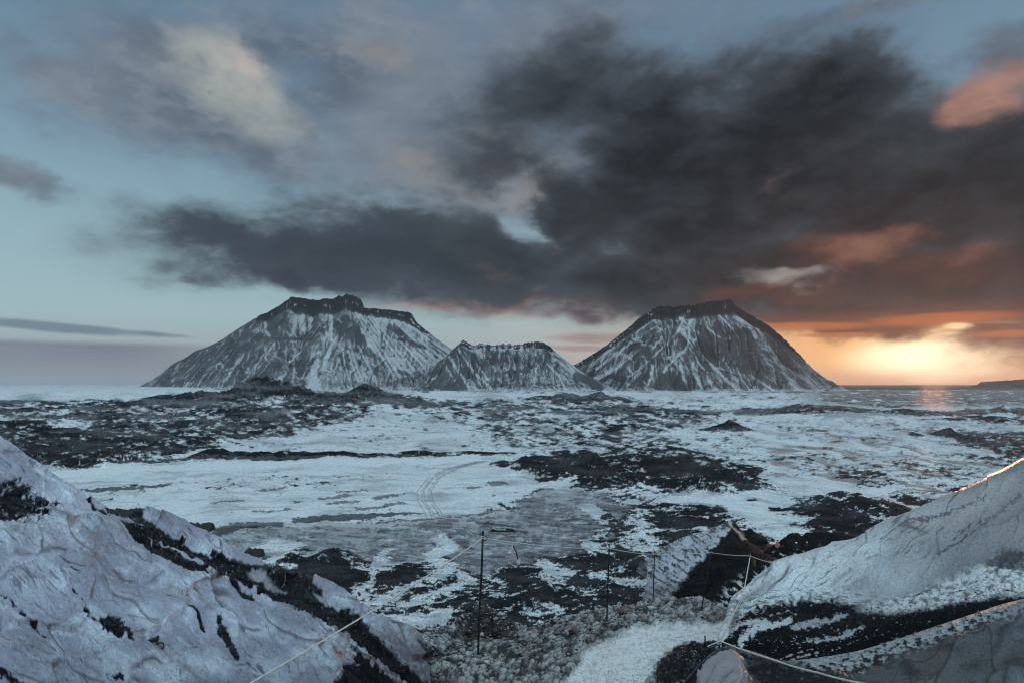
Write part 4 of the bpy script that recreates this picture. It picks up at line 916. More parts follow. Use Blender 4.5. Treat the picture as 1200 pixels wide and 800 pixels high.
# ------------------------------------------------------------------ loose ice lumps (nobody could count them)
def rubble():
    rs = np.random.RandomState(5)
    import bmesh
    bm = bmesh.new(); bmesh.ops.create_icosphere(bm, subdivisions=1, radius=1)
    bv = np.array([v.co[:] for v in bm.verts]); bf = np.array([[v.index for v in f.verts] for f in bm.faces]); bm.free()
    P, C = [], []
    def scatter(src, n, ok, smin, smax, pale):
        X, Y, Z, px, py = src[:5]
        nr, nc = X.shape; c = 0; tries = 0
        while c < n and tries < n * 12:
            tries += 1
            i = rs.randint(nr); j = rs.randint(nc)
            if not ok(px[i, j], py[i, j], i, j): continue
            s = smin * (smax / smin) ** (rs.rand() ** 2.2) * (Y[i, j] / 12)
            sh = bv * (1 + rs.uniform(-.42, .42, (len(bv), 1))) * s * rs.uniform(.45, 1.5, 3)
            a = rs.rand() * 6.28; ca, sa = math.cos(a), math.sin(a)
            sh = np.stack([sh[:, 0] * ca - sh[:, 1] * sa, sh[:, 0] * sa + sh[:, 1] * ca, sh[:, 2] * rs.uniform(.35, .8)], 1)
            P.append(sh + np.array([X[i, j], Y[i, j], Z[i, j] + s * .12]))
            t = rs.rand() + (0.9 * float(PN_[i, j]) if src is PATH else 0)
            col = np.array((0.40, 0.43, 0.45)) * rs.uniform(.6, 1.2) if t < pale else (np.array((0.03, 0.03, 0.033)) if t < pale + .7 * (1 - pale) else np.array((0.2, 0.17, 0.16)))
            C.append(np.repeat(col[None], len(bv), 0)); c += 1
    snow = PATH[5]; PN_ = fbm(PATH[3] / 26, PATH[4] / 12, 4, 77, .6)
    scatter(PATH, 10000, lambda x, y, i, j: 440 < x < 880 and y < 830 and snow[i, j] < .35, .004, .026, .44)
    scatter(PATH, 170, lambda x, y, i, j: 450 < x < 880 and y < 830 and snow[i, j] < .2, .03, .075, .7)
    scatter(PATH, 260, lambda x, y, i, j: snow[i, j] > .5 and y < 820, .004, .011, .15)
    import random as _r
    scatter(RIGHT, 1600, lambda x, y, i, j: 1000 < x < 1250 and (715 - (x - 1000) * .33) < y < (716 - (x - 1000) * .1), .006, .026, .75)
    scatter(RIGHT, 1300, lambda x, y, i, j: 850 < x < 1250 and y > 722 - (x - 850) * .1, .006, .026, .25)
    scatter(LEFT, 350, lambda x, y, i, j: (abs(y - (675 + (x - 300) * .56)) < 14 and 250 < x < 500) or (x < 60 and 570 < y < 615), .004, .014, .1)
    n = len(P); V = np.concatenate(P); Cc = np.concatenate(C)
    Fc = (bf[None] + (np.arange(n) * len(bv))[:, None, None]).reshape(-1, 3)
    me = bpy.data.meshes.new('ice_rubble')
    me.vertices.add(len(V)); me.vertices.foreach_set('co', V.astype(f32).reshape(-1))
    me.loops.add(len(Fc) * 3); me.loops.foreach_set('vertex_index', Fc.reshape(-1).astype(np.int32))
    me.polygons.add(len(Fc)); me.polygons.foreach_set('loop_start', np.arange(0, len(Fc) * 3, 3, dtype=np.int32))
    me.update(calc_edges=True)
    a = me.color_attributes.new('Albedo', 'FLOAT_COLOR', 'POINT')
    a.data.foreach_set('color', np.concatenate([Cc, np.ones((len(Cc), 1))], 1).astype(f32).reshape(-1))
    me.materials.append(M_RUB)
    o = bpy.data.objects.new('ice_rubble', me); COL.objects.link(o)
    tag(o, 'crushed ice lumps and grit heaped beside the snow path', 'rubble', kind='stuff')
rubble()

# ------------------------------------------------------------------ small things
def mesh_obj(name, verts, faces, mat, parent=None, smooth=True):
    me = bpy.data.meshes.new(name); me.from_pydata([tuple(map(float, v)) for v in verts], [], faces); me.update()
    for p in me.polygons: p.use_smooth = smooth
    me.materials.append(mat)
    o = bpy.data.objects.new(name, me); COL.objects.link(o)
    if parent: o.parent = parent
    return o

def tube(pts, rad, seg=8, closed=False, twist=0.0):
    pts = [np.array(p, float) for p in pts]; n = len(pts); vs = []; fs = []
    up = np.array((0, 0, 1.0)); ref = None
    for i, p in enumerate(pts):
        a = pts[i - 1] if (i > 0 or closed) else p; b = pts[(i + 1) % n] if (i < n - 1 or closed) else p
        t = b - a; t /= np.linalg.norm(t) + 1e-12
        if ref is None:
            ref = np.cross(t, up)
            if np.linalg.norm(ref) < 1e-3: ref = np.cross(t, (1, 0, 0))
        ref = ref - t * ref.dot(t); ref /= np.linalg.norm(ref) + 1e-12
        bi = np.cross(t, ref); r = rad[i] if hasattr(rad, '__len__') else rad
        for k in range(seg):
            an = 2 * math.pi * k / seg + twist * i
            rr = r * (1 + (0.16 if twist and k % 2 else 0))
            vs.append(p + (ref * math.cos(an) + bi * math.sin(an)) * rr)
    m = n if closed else n - 1
    for i in range(m):
        for k in range(seg):
            a = i * seg + k; b = i * seg + (k + 1) % seg; c = ((i + 1) % n) * seg + (k + 1) % seg; d = ((i + 1) % n) * seg + k
            fs.append((a, b, c, d))
    if not closed:
        fs.append(tuple(range(seg - 1, -1, -1))); fs.append(tuple((n - 1) * seg + k for k in range(seg)))
    return vs, fs

def empty(name, loc, rz=0):
    o = bpy.data.objects.new(name, None); o.location = loc; o.rotation_euler = (0, 0, rz); o.empty_display_size = .1
    COL.objects.link(o); return o

def surf_d(src, x, y):
    """depth of the built slope under a photo position"""
    X, Y, Z = src[:3]
    u = 600 + X / Y * F; v = HZ + (CZ - Z) / Y * F
    q = (u - x) ** 2 + (v - y) ** 2 + (Y * .0)
    i = np.argmin(q + 0.0 * Y)
    return float(Y.flat[i])
# the five rope poles
POLES = [(560, 766, 566, 624, 8.6, .016), (711, 725, 714, 638, 13.8, .016), (765, 716, 767, 646, 17.2, .017), (822, 714, 834, 644, 18.6, .017), (871, 706, 879, 647, 15.2, .013)]
PL = ['tall nearest black rope pole standing in crushed ice left of the path', 'black rope pole second from the left, before the black moraine', 'black rope pole left of the pointed ice cone, over its pale toe',
      'black rope pole against the dark face of the pointed ice cone', 'furthest black rope pole, right of the cone beside the ice ridge']
tops = []
for (bx, by, tx, ty, d, r), lab in zip(POLES, PL):
    d = min(surf_d(PATH, bx, by), 23) if bx < 860 else d
    b = np.array(p3(bx, by, d)); t = np.array(p3(tx, ty, d)); ax = t - b
    root = empty('rope_pole', tuple(b)); tag(root, lab, 'pole', 'black poles holding the rope along the path')
    pts = [-0.35 * ax / np.linalg.norm(ax)] + [ax * f for f in np.linspace(0, 1, 6)]
    wob = [p + np.array((math.sin(i * 1.7) * .004, 0, 0)) for i, p in enumerate(pts)]
    mesh_obj('rod', *tube(wob, r, 10), M_STEEL, root)
    n = ax / np.linalg.norm(ax)
    mesh_obj('cap', *tube([ax, ax + n * .012, ax + n * .03], [r * 1.35, r * 1.4, r * .9], 10), M_STEEL, root)
    e = ax - n * .07
    loop = [e + np.array((math.cos(a) * r * 2.4 + r * 1.6, -r * 1.2, math.sin(a) * r * 2.2)) for a in np.linspace(0, 2 * math.pi, 14)[:-1]]
    mesh_obj('eye_loop', *tube(loop, r * .38, 6, True), M_STEEL, root)
    mesh_obj('rope_knot', *tube([e + np.array((math.cos(a) * r * 1.35, math.sin(a) * r * 1.35, -.02 + .008 * a / 2)) for a in np.linspace(0, 12.5, 40)], r * .42, 6), M_ROPE, root)
    tops.append(b + e)

def rope(name, label, anchors, sag, rad):
    pts = []
    for i in range(len(anchors) - 1):
        a, b = np.array(anchors[i], float), np.array(anchors[i + 1], float)
        n = max(8, int(np.linalg.norm(b - a) / .05))
        for k in range(n):
            f = k / n; pts.append(a + (b - a) * f - np.array((0, 0, sag[i] * 4 * f * (1 - f))))
    pts.append(np.array(anchors[-1], float))
    o = mesh_obj(name, *tube(pts, rad, 8, twist=.55), M_ROPE)
    tag(o, label, 'rope')
    return o
rope('rope', 'thin pale rope strung from the left ice slope along the pole tops', [p3(200, 860, 4.2), p3(290, 802, 4.9), tops[0], tops[1], tops[2], tops[3], tops[4], p3(914, 661, 16.7)], [0, .04, .05, .03, .02, .02, .02], .0075)
rope('rope', 'thick white rope running from the path corner to the bottom right', [p3(879, 652, 15.2), p3(872, 690, 14.4), p3(866, 705, 13.6), p3(843, 750, 8.9), p3(905, 772, 7.7), p3(960, 788, 6.6), p3(1022, 802, 5.6), p3(1120, 830, 4.5)], [0, 0, .03, .01, .01, .01, .01], .0095)
rope('rope', 'slack pale rope end lying on the snow beside the path corner', [p3(869, 704, 13.7), p3(856, 722, 12.5), p3(848, 744, 9.6), p3(843, 751, 8.85), p3(829, 757, 8.9)], [.02, .02, 0, 0], .007)
# stake at the path corner
st = empty('rope_stake', p3(843, 757, 8.9)); tag(st, 'short dark stake tying the white rope down at the path corner', 'stake')
mesh_obj('rod', *tube([(0, 0, -.15), (0, 0, .02), (.004, 0, .09)], .012, 8), M_STEEL, st)
mesh_obj('rope_knot', *tube([(math.cos(a) * .02, math.sin(a) * .02, .03 + .006 * a / 2) for a in np.linspace(0, 15, 40)], .010, 6), M_ROPE, st)
mesh_obj('marker', *tube([(0, 0, -.05), (0.004, 0, .05), (.0, 0, .10)], .011, 8), M_STEEL)
mk = bpy.data.objects['marker']; mk.name = 'peg'; mk.location = p3(826, 752, 10.4); tag(mk, 'small dark peg standing in the snow left of the rope corner', 'peg')

# ice screw with two rings in the left ice
d0 = surf_d(LEFT, 184, 750) - .10
O = np.array(p3(184, 748, d0)); scr = empty('ice_screw', tuple(O)); tag(scr, 'black ice screw with two round links in the left ice slope', 'ice screw')
px1 = d0 / F
mesh_obj('screw_tube', *tube([np.array((-19 * px1, .07, -8 * px1)), np.array((-8 * px1, .03, -3 * px1)), np.array((0, 0, 0))], [2.4 * px1] * 3, 12), M_STEEL, scr)
mesh_obj('screw_head', *tube([np.array((-1 * px1, -.005, -2.5 * px1)), np.array((0, -.005, 0)), np.array((1.6 * px1, -.005, 3.2 * px1))], [2.6 * px1, 2.4 * px1, 1.6 * px1], 8), M_STEEL, scr)
def ring(cx, cy, rx, ry, rot=0.0):
    return [np.array(((cx + math.cos(a) * rx * math.cos(rot) - math.sin(a) * ry * math.sin(rot)) * px1, -.012, -(cy + math.cos(a) * rx * math.sin(rot) + math.sin(a) * ry * math.cos(rot)) * px1)) for a in np.linspace(0, 2 * math.pi, 22)[:-1]]
mesh_obj('hanger', *tube([np.array((0, -.012, -1 * px1)), np.array((1 * px1, -.012, -8 * px1)), np.array((3 * px1, -.012, -14 * px1)), np.array((4 * px1, -.012, -20 * px1))], 1.4 * px1, 8), M_STEEL, scr)
mesh_obj('link', *tube(ring(5, 7.5, 3.6, 3.6), .8 * px1, 8, True), M_STEEL, scr)
mesh_obj('link', *tube(ring(6.5, 18.5, 3.8, 5.2, .2), .9 * px1, 8, True), M_STEEL, scr)
mesh_obj('gate_nut', *tube([np.array((10 * px1, -.012, -16 * px1)), np.array((13.5 * px1, -.012, -19 * px1))], 1.6 * px1, 8), M_STEEL, scr)

# torn orange tape on the ice
d1 = surf_d(LEFT, 397, 765) - .03
O = p3(397, 765, d1); q = d1 / F
vs = []; fs = []
nx, ny = 9, 6
for s_ in (0, .006):
    for j in range(ny):
        for i in range(nx):
            x = (i / (nx - 1) - .5) * 7.5 * q; z = (j / (ny - 1) - .5) * 5.5 * q
            vs.append((x + .004 * math.sin(j * 2), -.012 * math.sin(i * 1.3 + j) - s_, z + .006 * math.sin(i * 1.9)))
for j in range(ny - 1):
    for i in range(nx - 1):
        a = j * nx + i; fs.append((a, a + 1, a + nx + 1, a + nx)); b = a + nx * ny; fs.append((b + nx, b + nx + 1, b + 1, b))
tp = mesh_obj('tape_scrap', vs, fs, M_ORANGE); tp.location = O; tag(tp, 'small crumpled orange scrap stuck to the left ice slope', 'marker tape')

# pale A shaped frame on the grey plain
yb = CZ * F / (659 - HZ); fr = empty('marker_frame', (((602 - 600) / F) * yb, yb, 0)); tag(fr, 'pale pointed A shaped frame standing on the grey mud plain', 'frame')
q = yb / F
mesh_obj('leg', *tube([(-5 * q, 0, -.2), (-1 * q, 0, 21 * q)], .16, 8), M_PALE, fr)
mesh_obj('leg', *tube([(5.5 * q, 0, -.2), (3 * q, 0, 13 * q), (-1 * q, 0, 21 * q)], .14, 8), M_STEEL, fr)
mesh_obj('leg', *tube([(0, 2.0, -.2), (-1 * q, 0, 21 * q)], .13, 8), M_PALE, fr)
mesh_obj('cover', [(-5.2 * q, -.1, 0), (2.5 * q, -.4, 0), (-1 * q, -.05, 19 * q), (-4.6 * q, .1, 0), (2.5 * q, -.2, 0), (-1 * q, .05, 19 * q)], [(0, 1, 2), (5, 4, 3), (0, 3, 4, 1), (1, 4, 5, 2), (2, 5, 3, 0)], plain_mat('canvas', (0.36, 0.30, 0.27), .8), fr, False)
# snow rimmed mound
def lump(name, label, cat, pxc, pyb, wpx, hpx, mat, seed, dpt=.5, rim=None):
    yb = CZ * F / (pyb - HZ); q = yb / F
    th = np.linspace(0, 2 * math.pi, 40)[:-1]; vs = []; fs = []
    rr = [1, .97, .85, .6, .3]; hz = [-.3, .5, .85, 1.0, .93]
    for r_, z_ in zip(rr, hz):
        for t in th:
            w = 1 + .5 * float(fbm(np.array(math.cos(t) * 1.6 + seed), np.array(math.sin(t) * 1.6 + z_), 3, seed))
            vs.append((math.cos(t) * r_ * w * wpx * q / 2, math.sin(t) * r_ * w * wpx * q / 2 * dpt, z_ * hpx * q * (.8 + .35 * math.sin(t * 3 + seed) * r_ + .25 * math.sin(t * 7 + seed * 2))))
    n = len(th)
    for k in range(len(rr) - 1):
        for i in range(n): fs.append((k * n + i, k * n + (i + 1) % n, (k + 1) * n + (i + 1) % n, (k + 1) * n + i))
    fs.append(tuple((len(rr) - 1) * n + i for i in range(n)))
    o = mesh_obj(name, vs, fs, mat); o.location = ((pxc - 600) / F * yb, yb, 0); tag(o, label, cat)
    if rim:
        pts = [(math.cos(t) * .8 * wpx * q / 2, math.sin(t) * .8 * wpx * q / 2 * dpt, hpx * q * .92) for t in th[2:-6]]
        mesh_obj('snow_rim', *tube(pts, [.32 + .12 * math.sin(i * 1.3) for i in range(len(pts))], 6, False), rim, o)
    return o
M_ROCK = plain_mat('basalt_rock', (0.02, 0.021, 0.024), .85, 0, .5, 1.2)
M_SNOW = plain_mat('snow_lump', (0.3, 0.33, 0.36), .8, 0, .15, 2)
lump('boulder', 'low flat dark rock ringed with snow on the grey mud plain', 'rock', 588, 622, 26, 3.4, M_ROCK, 3, .5, M_SNOW)
lump('boulder', 'dark flat rock in the snow patch just beyond the left ice slope', 'rock', 297, 651, 27, 8, M_ROCK, 8, .8)
lump('boulder', 'black jagged rock peeking over the left ice crest by the snow flat', 'rock', 232, 621, 36, 8, M_ROCK, 13, .8)

# ------------------------------------------------------------------ people
def person(label, px, py, d, hpx, jacket, helmet, face, pack=True, arm=.25, lean=0.0, group='hikers on the dark moraine', ground=None):
    hgt = hpx * d / F; s = hgt / 1.78
    loc = p3(px, py, d) if ground is None else ground
    J = {'pel': (0, 0, .95), 'ch': (0, 0, 1.25), 'nk': (0, lean * .1, 1.50), 'hd': (0, lean * .12 - .01, 1.62), 'ht': (0, lean * .12 - .01, 1.72),
         'ls': (-.19, 0, 1.42), 'le': (-.26, -.02, 1.15), 'lh': (-.24, -.16 * (1 + arm), .95), 'rs': (.19, 0, 1.42), 're': (.27, -.03, 1.16), 'rh': (.25, -.2 * (1 + arm), .98 + arm * .4),
         'lk': (-.11, -.05, .50), 'lf': (-.12, .03, .06), 'lt': (-.13, -.14, .03), 'rk': (.12, -.02, .50), 'rf': (.14, .06, .06), 'rt': (.15, -.11, .03), 'lhp': (-.09, 0, .9), 'rhp': (.09, 0, .9)}
    E = [('pel', 'ch'), ('ch', 'nk'), ('nk', 'hd'), ('hd', 'ht'), ('ch', 'ls'), ('ls', 'le'), ('le', 'lh'), ('ch', 'rs'), ('rs', 're'), ('re', 'rh'),
         ('pel', 'lhp'), ('lhp', 'lk'), ('lk', 'lf'), ('lf', 'lt'), ('pel', 'rhp'), ('rhp', 'rk'), ('rk', 'rf'), ('rf', 'rt')]
    Rr = {'pel': .15, 'ch': .17, 'nk': .065, 'hd': .10, 'ht': .075, 'ls': .075, 'le': .055, 'lh': .045, 'rs': .075, 're': .055, 'rh': .045, 'lk': .075, 'lf': .055, 'lt': .045, 'rk': .075, 'rf': .055, 'rt': .045, 'lhp': .11, 'rhp': .11}
    ks = list(J); me = bpy.data.meshes.new('person')
    me.from_pydata([tuple(c * s for c in J[k]) for k in ks], [(ks.index(a), ks.index(b)) for a, b in E], [])
    o = bpy.data.objects.new('person', me); COL.objects.link(o)
    md = o.modifiers.new('skin', 'SKIN'); md.use_smooth_shade = True
    for i, k in enumerate(ks):
        sv = me.skin_vertices[0].data[i]; sv.radius = (Rr[k] * s, Rr[k] * s * .85); sv.use_root = (k == 'pel')
    o.modifiers.new('sub', 'SUBSURF').levels = 1; o.modifiers['sub'].render_levels = 1
    me.materials.append(M_BLACKC); o.location = loc; o.rotation_euler = (0, 0, face)
    tag(o, label, 'person', group)
    # jacket: a shell round the torso and sleeves
    def ringmesh(name, secs, mat):
        vs = []; fs = []; n = 14
        for (cx, cy, z, rx, ry) in secs:
            for k in range(n):
                a = 2 * math.pi * k / n; vs.append(((cx + math.cos(a) * rx) * s, (cy + math.sin(a) * ry) * s, z * s))
        for r_ in range(len(secs) - 1):
            for k in range(n): fs.append((r_ * n + k, r_ * n + (k + 1) % n, (r_ + 1) * n + (k + 1) % n, (r_ + 1) * n + k))
        fs.append(tuple(range(n - 1, -1, -1))); fs.append(tuple((len(secs) - 1) * n + k for k in range(n)))
        return mesh_obj(name, vs, fs, mat, o)
    ringmesh('jacket', [(0, 0, .84, .19, .15), (0, 0, 1.0, .185, .15), (0, 0, 1.2, .20, .165), (0, 0, 1.38, .215, .15), (0, lean * .05, 1.46, .16, .11), (0, lean * .08, 1.51, .085, .08)], jacket)
    for sx, a, b, c in ((-1, 'ls', 'le', 'lh'), (1, 'rs', 're', 'rh')):
        mesh_obj('sleeve', *tube([np.array(J[a]) * s, np.array(J[b]) * s, (np.array(J[b]) * .25 + np.array(J[c]) * .75) * s], [.088 * s, .072 * s, .06 * s], 10), jacket, o)
    y0 = lean * .12 - .01
    ringmesh('helmet', [(0, y0, 1.645, .128, .145), (0, y0, 1.70, .128, .142), (0, y0, 1.755, .105, .118), (0, y0, 1.79, .06, .07), (0, y0, 1.80, .01, .01)], helmet)
    ringmesh('face', [(0, y0 - .055, 1.54, .03, .03), (0, y0 - .05, 1.575, .07, .065), (0, y0 - .045, 1.645, .075, .07)], M_SKIN)
    if pack:
        ringmesh('backpack', [(0, .2, 1.02, .12, .07), (0, .22, 1.05, .15, .10), (0, .22, 1.35, .14, .09), (0, .2, 1.44, .10, .06)], M_BLACKC)
    return o
person('hiker in red jacket and orange helmet, leftmost of the four on the moraine', 901, 648.5, 90, 14.5, M_RED, M_ORANGE, .3)
person('hiker in orange jacket second from the left, beside the red one', 911, 648.5, 90, 15, M_ORANGE, plain_mat('red_helmet', (0.6, 0.12, 0.08), .4), -.4)
person('hiker in black jacket and white helmet holding an arm out', 932, 649.5, 90, 15, M_BLACKC, M_WHITE, .9, arm=.9, lean=-1)
person('hiker in dark clothes with pale orange helmet, rightmost of the four', 945.5, 648.5, 90, 14.5, M_BLACKC, plain_mat('pale_orange_helmet', (0.8, 0.35, 0.2), .4), -.2)
yb = CZ * F / (574 - HZ)
person('tiny lone dark figure walking at the edge of the central moraine', 704, 574, yb, 6.5, M_BLACKC, M_BLACKC, 1.2, group=None, ground=((704 - 600) / F * yb, yb, .3))

# ------------------------------------------------------------------ sky
SUN_AZ = math.atan((1095 - 600) / F); SUN_EL = R(0.35)
w = bpy.data.worlds.new('World'); sc.world = w; w.use_nodes = True
nt = w.node_tree; N = nt.nodes; L = nt.links
for n_ in list(N): N.remove(n_)
def nd(t, **k):
    n = N.new(t)
    for a, b in k.items(): setattr(n, a, b)
    return n
def setin(sock, v):
    if hasattr(v, 'is_output') or isinstance(v, bpy.types.NodeSocket): L.new(v, sock)
    else: sock.default_value = v
def mth(op, a, b=0.0, c=None, clamp=False):
    n = nd('ShaderNodeMath', operation=op, use_clamp=clamp); setin(n.inputs[0], a); setin(n.inputs[1], b)
    if c is not None: setin(n.inputs[2], c)
    return n.outputs[0]
def vmth(op, a, b=(0, 0, 0)):
    n = nd('ShaderNodeVectorMath', operation=op); setin(n.inputs[0], a)
    if op == 'SCALE': setin(n.inputs['Scale'], b)
    elif op not in ('LENGTH', 'NORMALIZE'): setin(n.inputs[1], b)
    return n.outputs['Value'] if op in ('LENGTH', 'DOT_PRODUCT') else n.outputs[0]
def mapr(x, a, b, c=0.0, d=1.0, smooth=True):
    n = nd('ShaderNodeMapRange', interpolation_type='SMOOTHSTEP' if smooth else 'LINEAR'); n.clamp = True if not smooth else True
    setin(n.inputs[0], x); n.inputs[1].default_value = a; n.inputs[2].default_value = b; n.inputs[3].default_value = c; n.inputs[4].default_value = d
    return n.outputs[0]
def mixn(f, a, b):
    n = nd('ShaderNodeMix', data_type='RGBA'); n.clamp_factor = True
    setin(n.inputs[0], f)
    for s_, v_ in ((n.inputs[6], a), (n.inputs[7], b)):
        setin(s_, v_ if isinstance(v_, bpy.types.NodeSocket) else (*v_[:3], 1))
    return n.outputs[2]
def lin(r, g, b):
    return tuple(((c / 255) / 12.92 if c / 255 <= .04045 else ((c / 255 + .055) / 1.055) ** 2.4) for c in (r, g, b))
def noise(vec, scale, detail=6, rough=.55, dist=0.0):
    n = nd('ShaderNodeTexNoise'); n.inputs['Scale'].default_value = scale; n.inputs['Detail'].default_value = detail; n.inputs['Roughness'].default_value = rough; n.inputs['Distortion'].default_value = dist
    L.new(vec, n.inputs['Vector']); return n
tc = nd('ShaderNodeTexCoord'); sep = nd('ShaderNodeSeparateXYZ'); L.new(tc.outputs['Generated'], sep.inputs[0])
az = mth('ARCTAN2', sep.outputs[0], sep.outputs[1]); el = mth('ARCSINE', sep.outputs[2])
cmb = nd('ShaderNodeCombineXYZ'); L.new(az, cmb.inputs[0]); L.new(el, cmb.inputs[1]); P0 = cmb.outputs[0]
# horizontally stretched cloud noise
mp = nd('ShaderNodeMapping'); mp.inputs['Scale'].default_value = (1.0, 1.9, 1.0); mp.inputs['Location'].default_value = (3.1, .7, .4); L.new(P0, mp.inputs[0]); PN = mp.outputs[0]
nw = noise(PN, 5.0, 5, .55); wv_ = vmth('SUBTRACT', nw.outputs['Color'], (.5, .5, .5)); wv_ = vmth('MULTIPLY', wv_, (.13, .085, 0))
nw2 = noise(PN, 16.0, 5, .6); wv2 = vmth('MULTIPLY', vmth('SUBTRACT', nw2.outputs['Color'], (.5, .5, .5)), (.07, .045, 0))
P1 = vmth('ADD', vmth('ADD', P0, wv_), wv2)
nfa = noise(PN, 6.0, 9, .56, .3).outputs[0]; nf = mth('ADD', mth('MULTIPLY', nfa, .76), mth('MULTIPLY', noise(PN, 19.0, 8, .62, .5).outputs[0], .24))
nfi = noise(PN, 22.0, 6, .6, .2).outputs[0]
nf2 = noise(PN, 3.2, 7, .55, .2).outputs[0]
mp2 = nd('ShaderNodeMapping'); mp2.inputs['Scale'].default_value = (1.0, 7.0, 1.0); L.new(P0, mp2.inputs[0])
nst = noise(mp2.outputs[0], 6.0, 6, .55).outputs[0]
def A(px): return math.atan((px - 600) / F)
def EL(px, py): return math.atan((HZ - py) / F * math.cos(A(px)))
def blob(px, py, rx, ry, rot=0, src=None):
    m = nd('ShaderNodeMapping', vector_type='TEXTURE')
    c = math.cos(A(px)) ** 2
    m.inputs['Location'].default_value = (A(px), EL(px, py), 0)
    m.inputs['Scale'].default_value = (rx / F * c, ry / F * math.cos(A(px)), 1); m.inputs['Rotation'].default_value = (0, 0, R(-rot))
    L.new(P1 if src is None else src, m.inputs[0])
    ln = vmth('LENGTH', m.outputs[0])
    return mapr(ln, 0, 1.6, 1, 0)
LAST = [None]
def blobs(lst, src=None):
    r = None
    if src is None: src = P1
    for b_ in lst:
        if LAST[0] is not None:      # keeps the shader evaluating one cloud at a time
            k_ = nd('ShaderNodeVectorMath', operation='MULTIPLY_ADD'); L.new(LAST[0], k_.inputs[0]); k_.inputs[1].default_value = (1e-9,) * 3; L.new(src, k_.inputs[2]); src_ = k_.outputs[0]
        else: src_ = src
        amp = 1.0
        if len(b_) == 6: amp = b_[5]; b_ = b_[:5]
        v = blob(*b_, src=src_); LAST[0] = v
        if amp != 1.0: v = mth('MULTIPLY', v, amp)
        r = v if r is None else mth('MAXIMUM', r, v)
    return r
sky = nd('ShaderNodeTexSky', sky_type='NISHITA'); sky.sun_disc = False; sky.sun_elevation = SUN_EL; sky.sun_rotation = SUN_AZ; sky.air_density = 1.0; sky.dust_density = 1.5; sky.ozone_density = 2.0
nish = vmth('SCALE', sky.outputs[0], 0.12)
# clear-sky tint by elevation, with the Nishita light under it
ramp = nd('ShaderNodeValToRGB'); e = ramp.color_ramp.elements
stops = [(0.0, lin(150, 150, 155)), (.05, lin(172, 182, 185)), (.12, lin(170, 198, 204)), (.22, lin(158, 190, 201)), (.40, lin(128, 160, 180)), (.62, lin(108, 136, 160)), (1.0, lin(98, 124, 150))]
e[0].position = 0; e[0].color = (*stops[0][1], 1); e[1].position = 1; e[1].color = (*stops[-1][1], 1)
for p_, c_ in stops[1:-1]: e.new(p_).color = (*c_, 1)
L.new(mth('DIVIDE', el, R(45)), ramp.inputs[0])
base = mixn(0.12, ramp.outputs[0], nish)
# sun side glow of the clear sky
sd = (math.sin(SUN_AZ) * math.cos(R(2.6)), math.cos(SUN_AZ) * math.cos(R(2.6)), math.sin(R(2.6)))
dot = vmth('DOT_PRODUCT', tc.outputs['Generated'], sd)
ang = mth('ARCCOSINE', mth('MINIMUM', dot, .99999))
lowm = mapr(el, R(13), R(0), 0, 1)
wide = mth('MULTIPLY', mapr(ang, R(42), R(4), 0, 1), lowm)
base = mixn(mth('MULTIPLY', wide, .85), base, lin(226, 200, 176))
mid = mth('MULTIPLY', mapr(ang, R(24), R(4), 0, 1), mapr(el, R(9), R(3), 0, 1))
base = mixn(mid, base, (1.10, .57, .19))
hor = mth('MULTIPLY', mapr(ang, R(14), R(1), 0, 1), mapr(el, R(1.4), R(.1), 0, 1))
base = mixn(mth('MULTIPLY', hor, .8), base, (.78, .30, .10))
core = blobs([(1090, 420, 110, 32, 0), (1096, 440, 60, 12, 0, .9)], P0)
base = mixn(mapr(core, .05, .95), base, (2.0, 1.62, 1.05))
# ---- mid grey clouds
g1 = blobs([(220, 105, 160, 85, 12), (300, 155, 110, 56, 22), (60, 85, 90, 40, 5, .8), (20, 200, 70, 26, 12, .85), (480, 80, 130, 70, 5), (640, 70, 150, 60, -4, .95), (560, 190, 170, 80, -5), (500, 120, 190, 100, 0), (640, 120, 170, 90, 0), (130, 90, 130, 60, 0, .75), (400, 240, 150, 40, 0, .6),
            (440, 200, 120, 60, 0, .8), (700, 150, 140, 70, 0), (1190, 60, 70, 36, 5, .9), (700, 20, 200, 40, 0, .55), (330, 60, 120, 60, 0, .6), (1000, 10, 160, 16, 0, .6)])
dg = mth('ADD', g1, mth('MULTIPLY', mth('MULTIPLY', mth('SUBTRACT', nf, .5), 1.5), mapr(g1, 0, .3)))
ag = mapr(dg, -.02, .82)
gcol = mixn(mapr(nf2, .35, .68), lin(80, 90, 104), lin(120, 130, 143))
gcol = mixn(mapr(mth('ADD', nfi, mth('MULTIPLY', mth('SUBTRACT', nfa, .5), 1.0)), .42, .75, 0, .35), gcol, lin(150, 158, 166))
# tan lit patches
tan = blobs([(460, 62, 60, 34, 0, .8), (590, 170, 80, 50, 0, .8), (500, 200, 110, 50, 20, .85), (555, 225, 80, 26, 8, .8), (620, 215, 40, 36, 0, .9), (280, 70, 60, 26, 25, .6), (490, 130, 50, 40, 0, .6)])
gcol = mixn(mapr(mth('ADD', tan, mth('MULTIPLY', mth('SUBTRACT', nf, .5), 1.2)), .35, 1.0, 0, .75), gcol, lin(142, 136, 131))
base2 = mixn(mth('MULTIPLY', ag, .84), base, gcol)
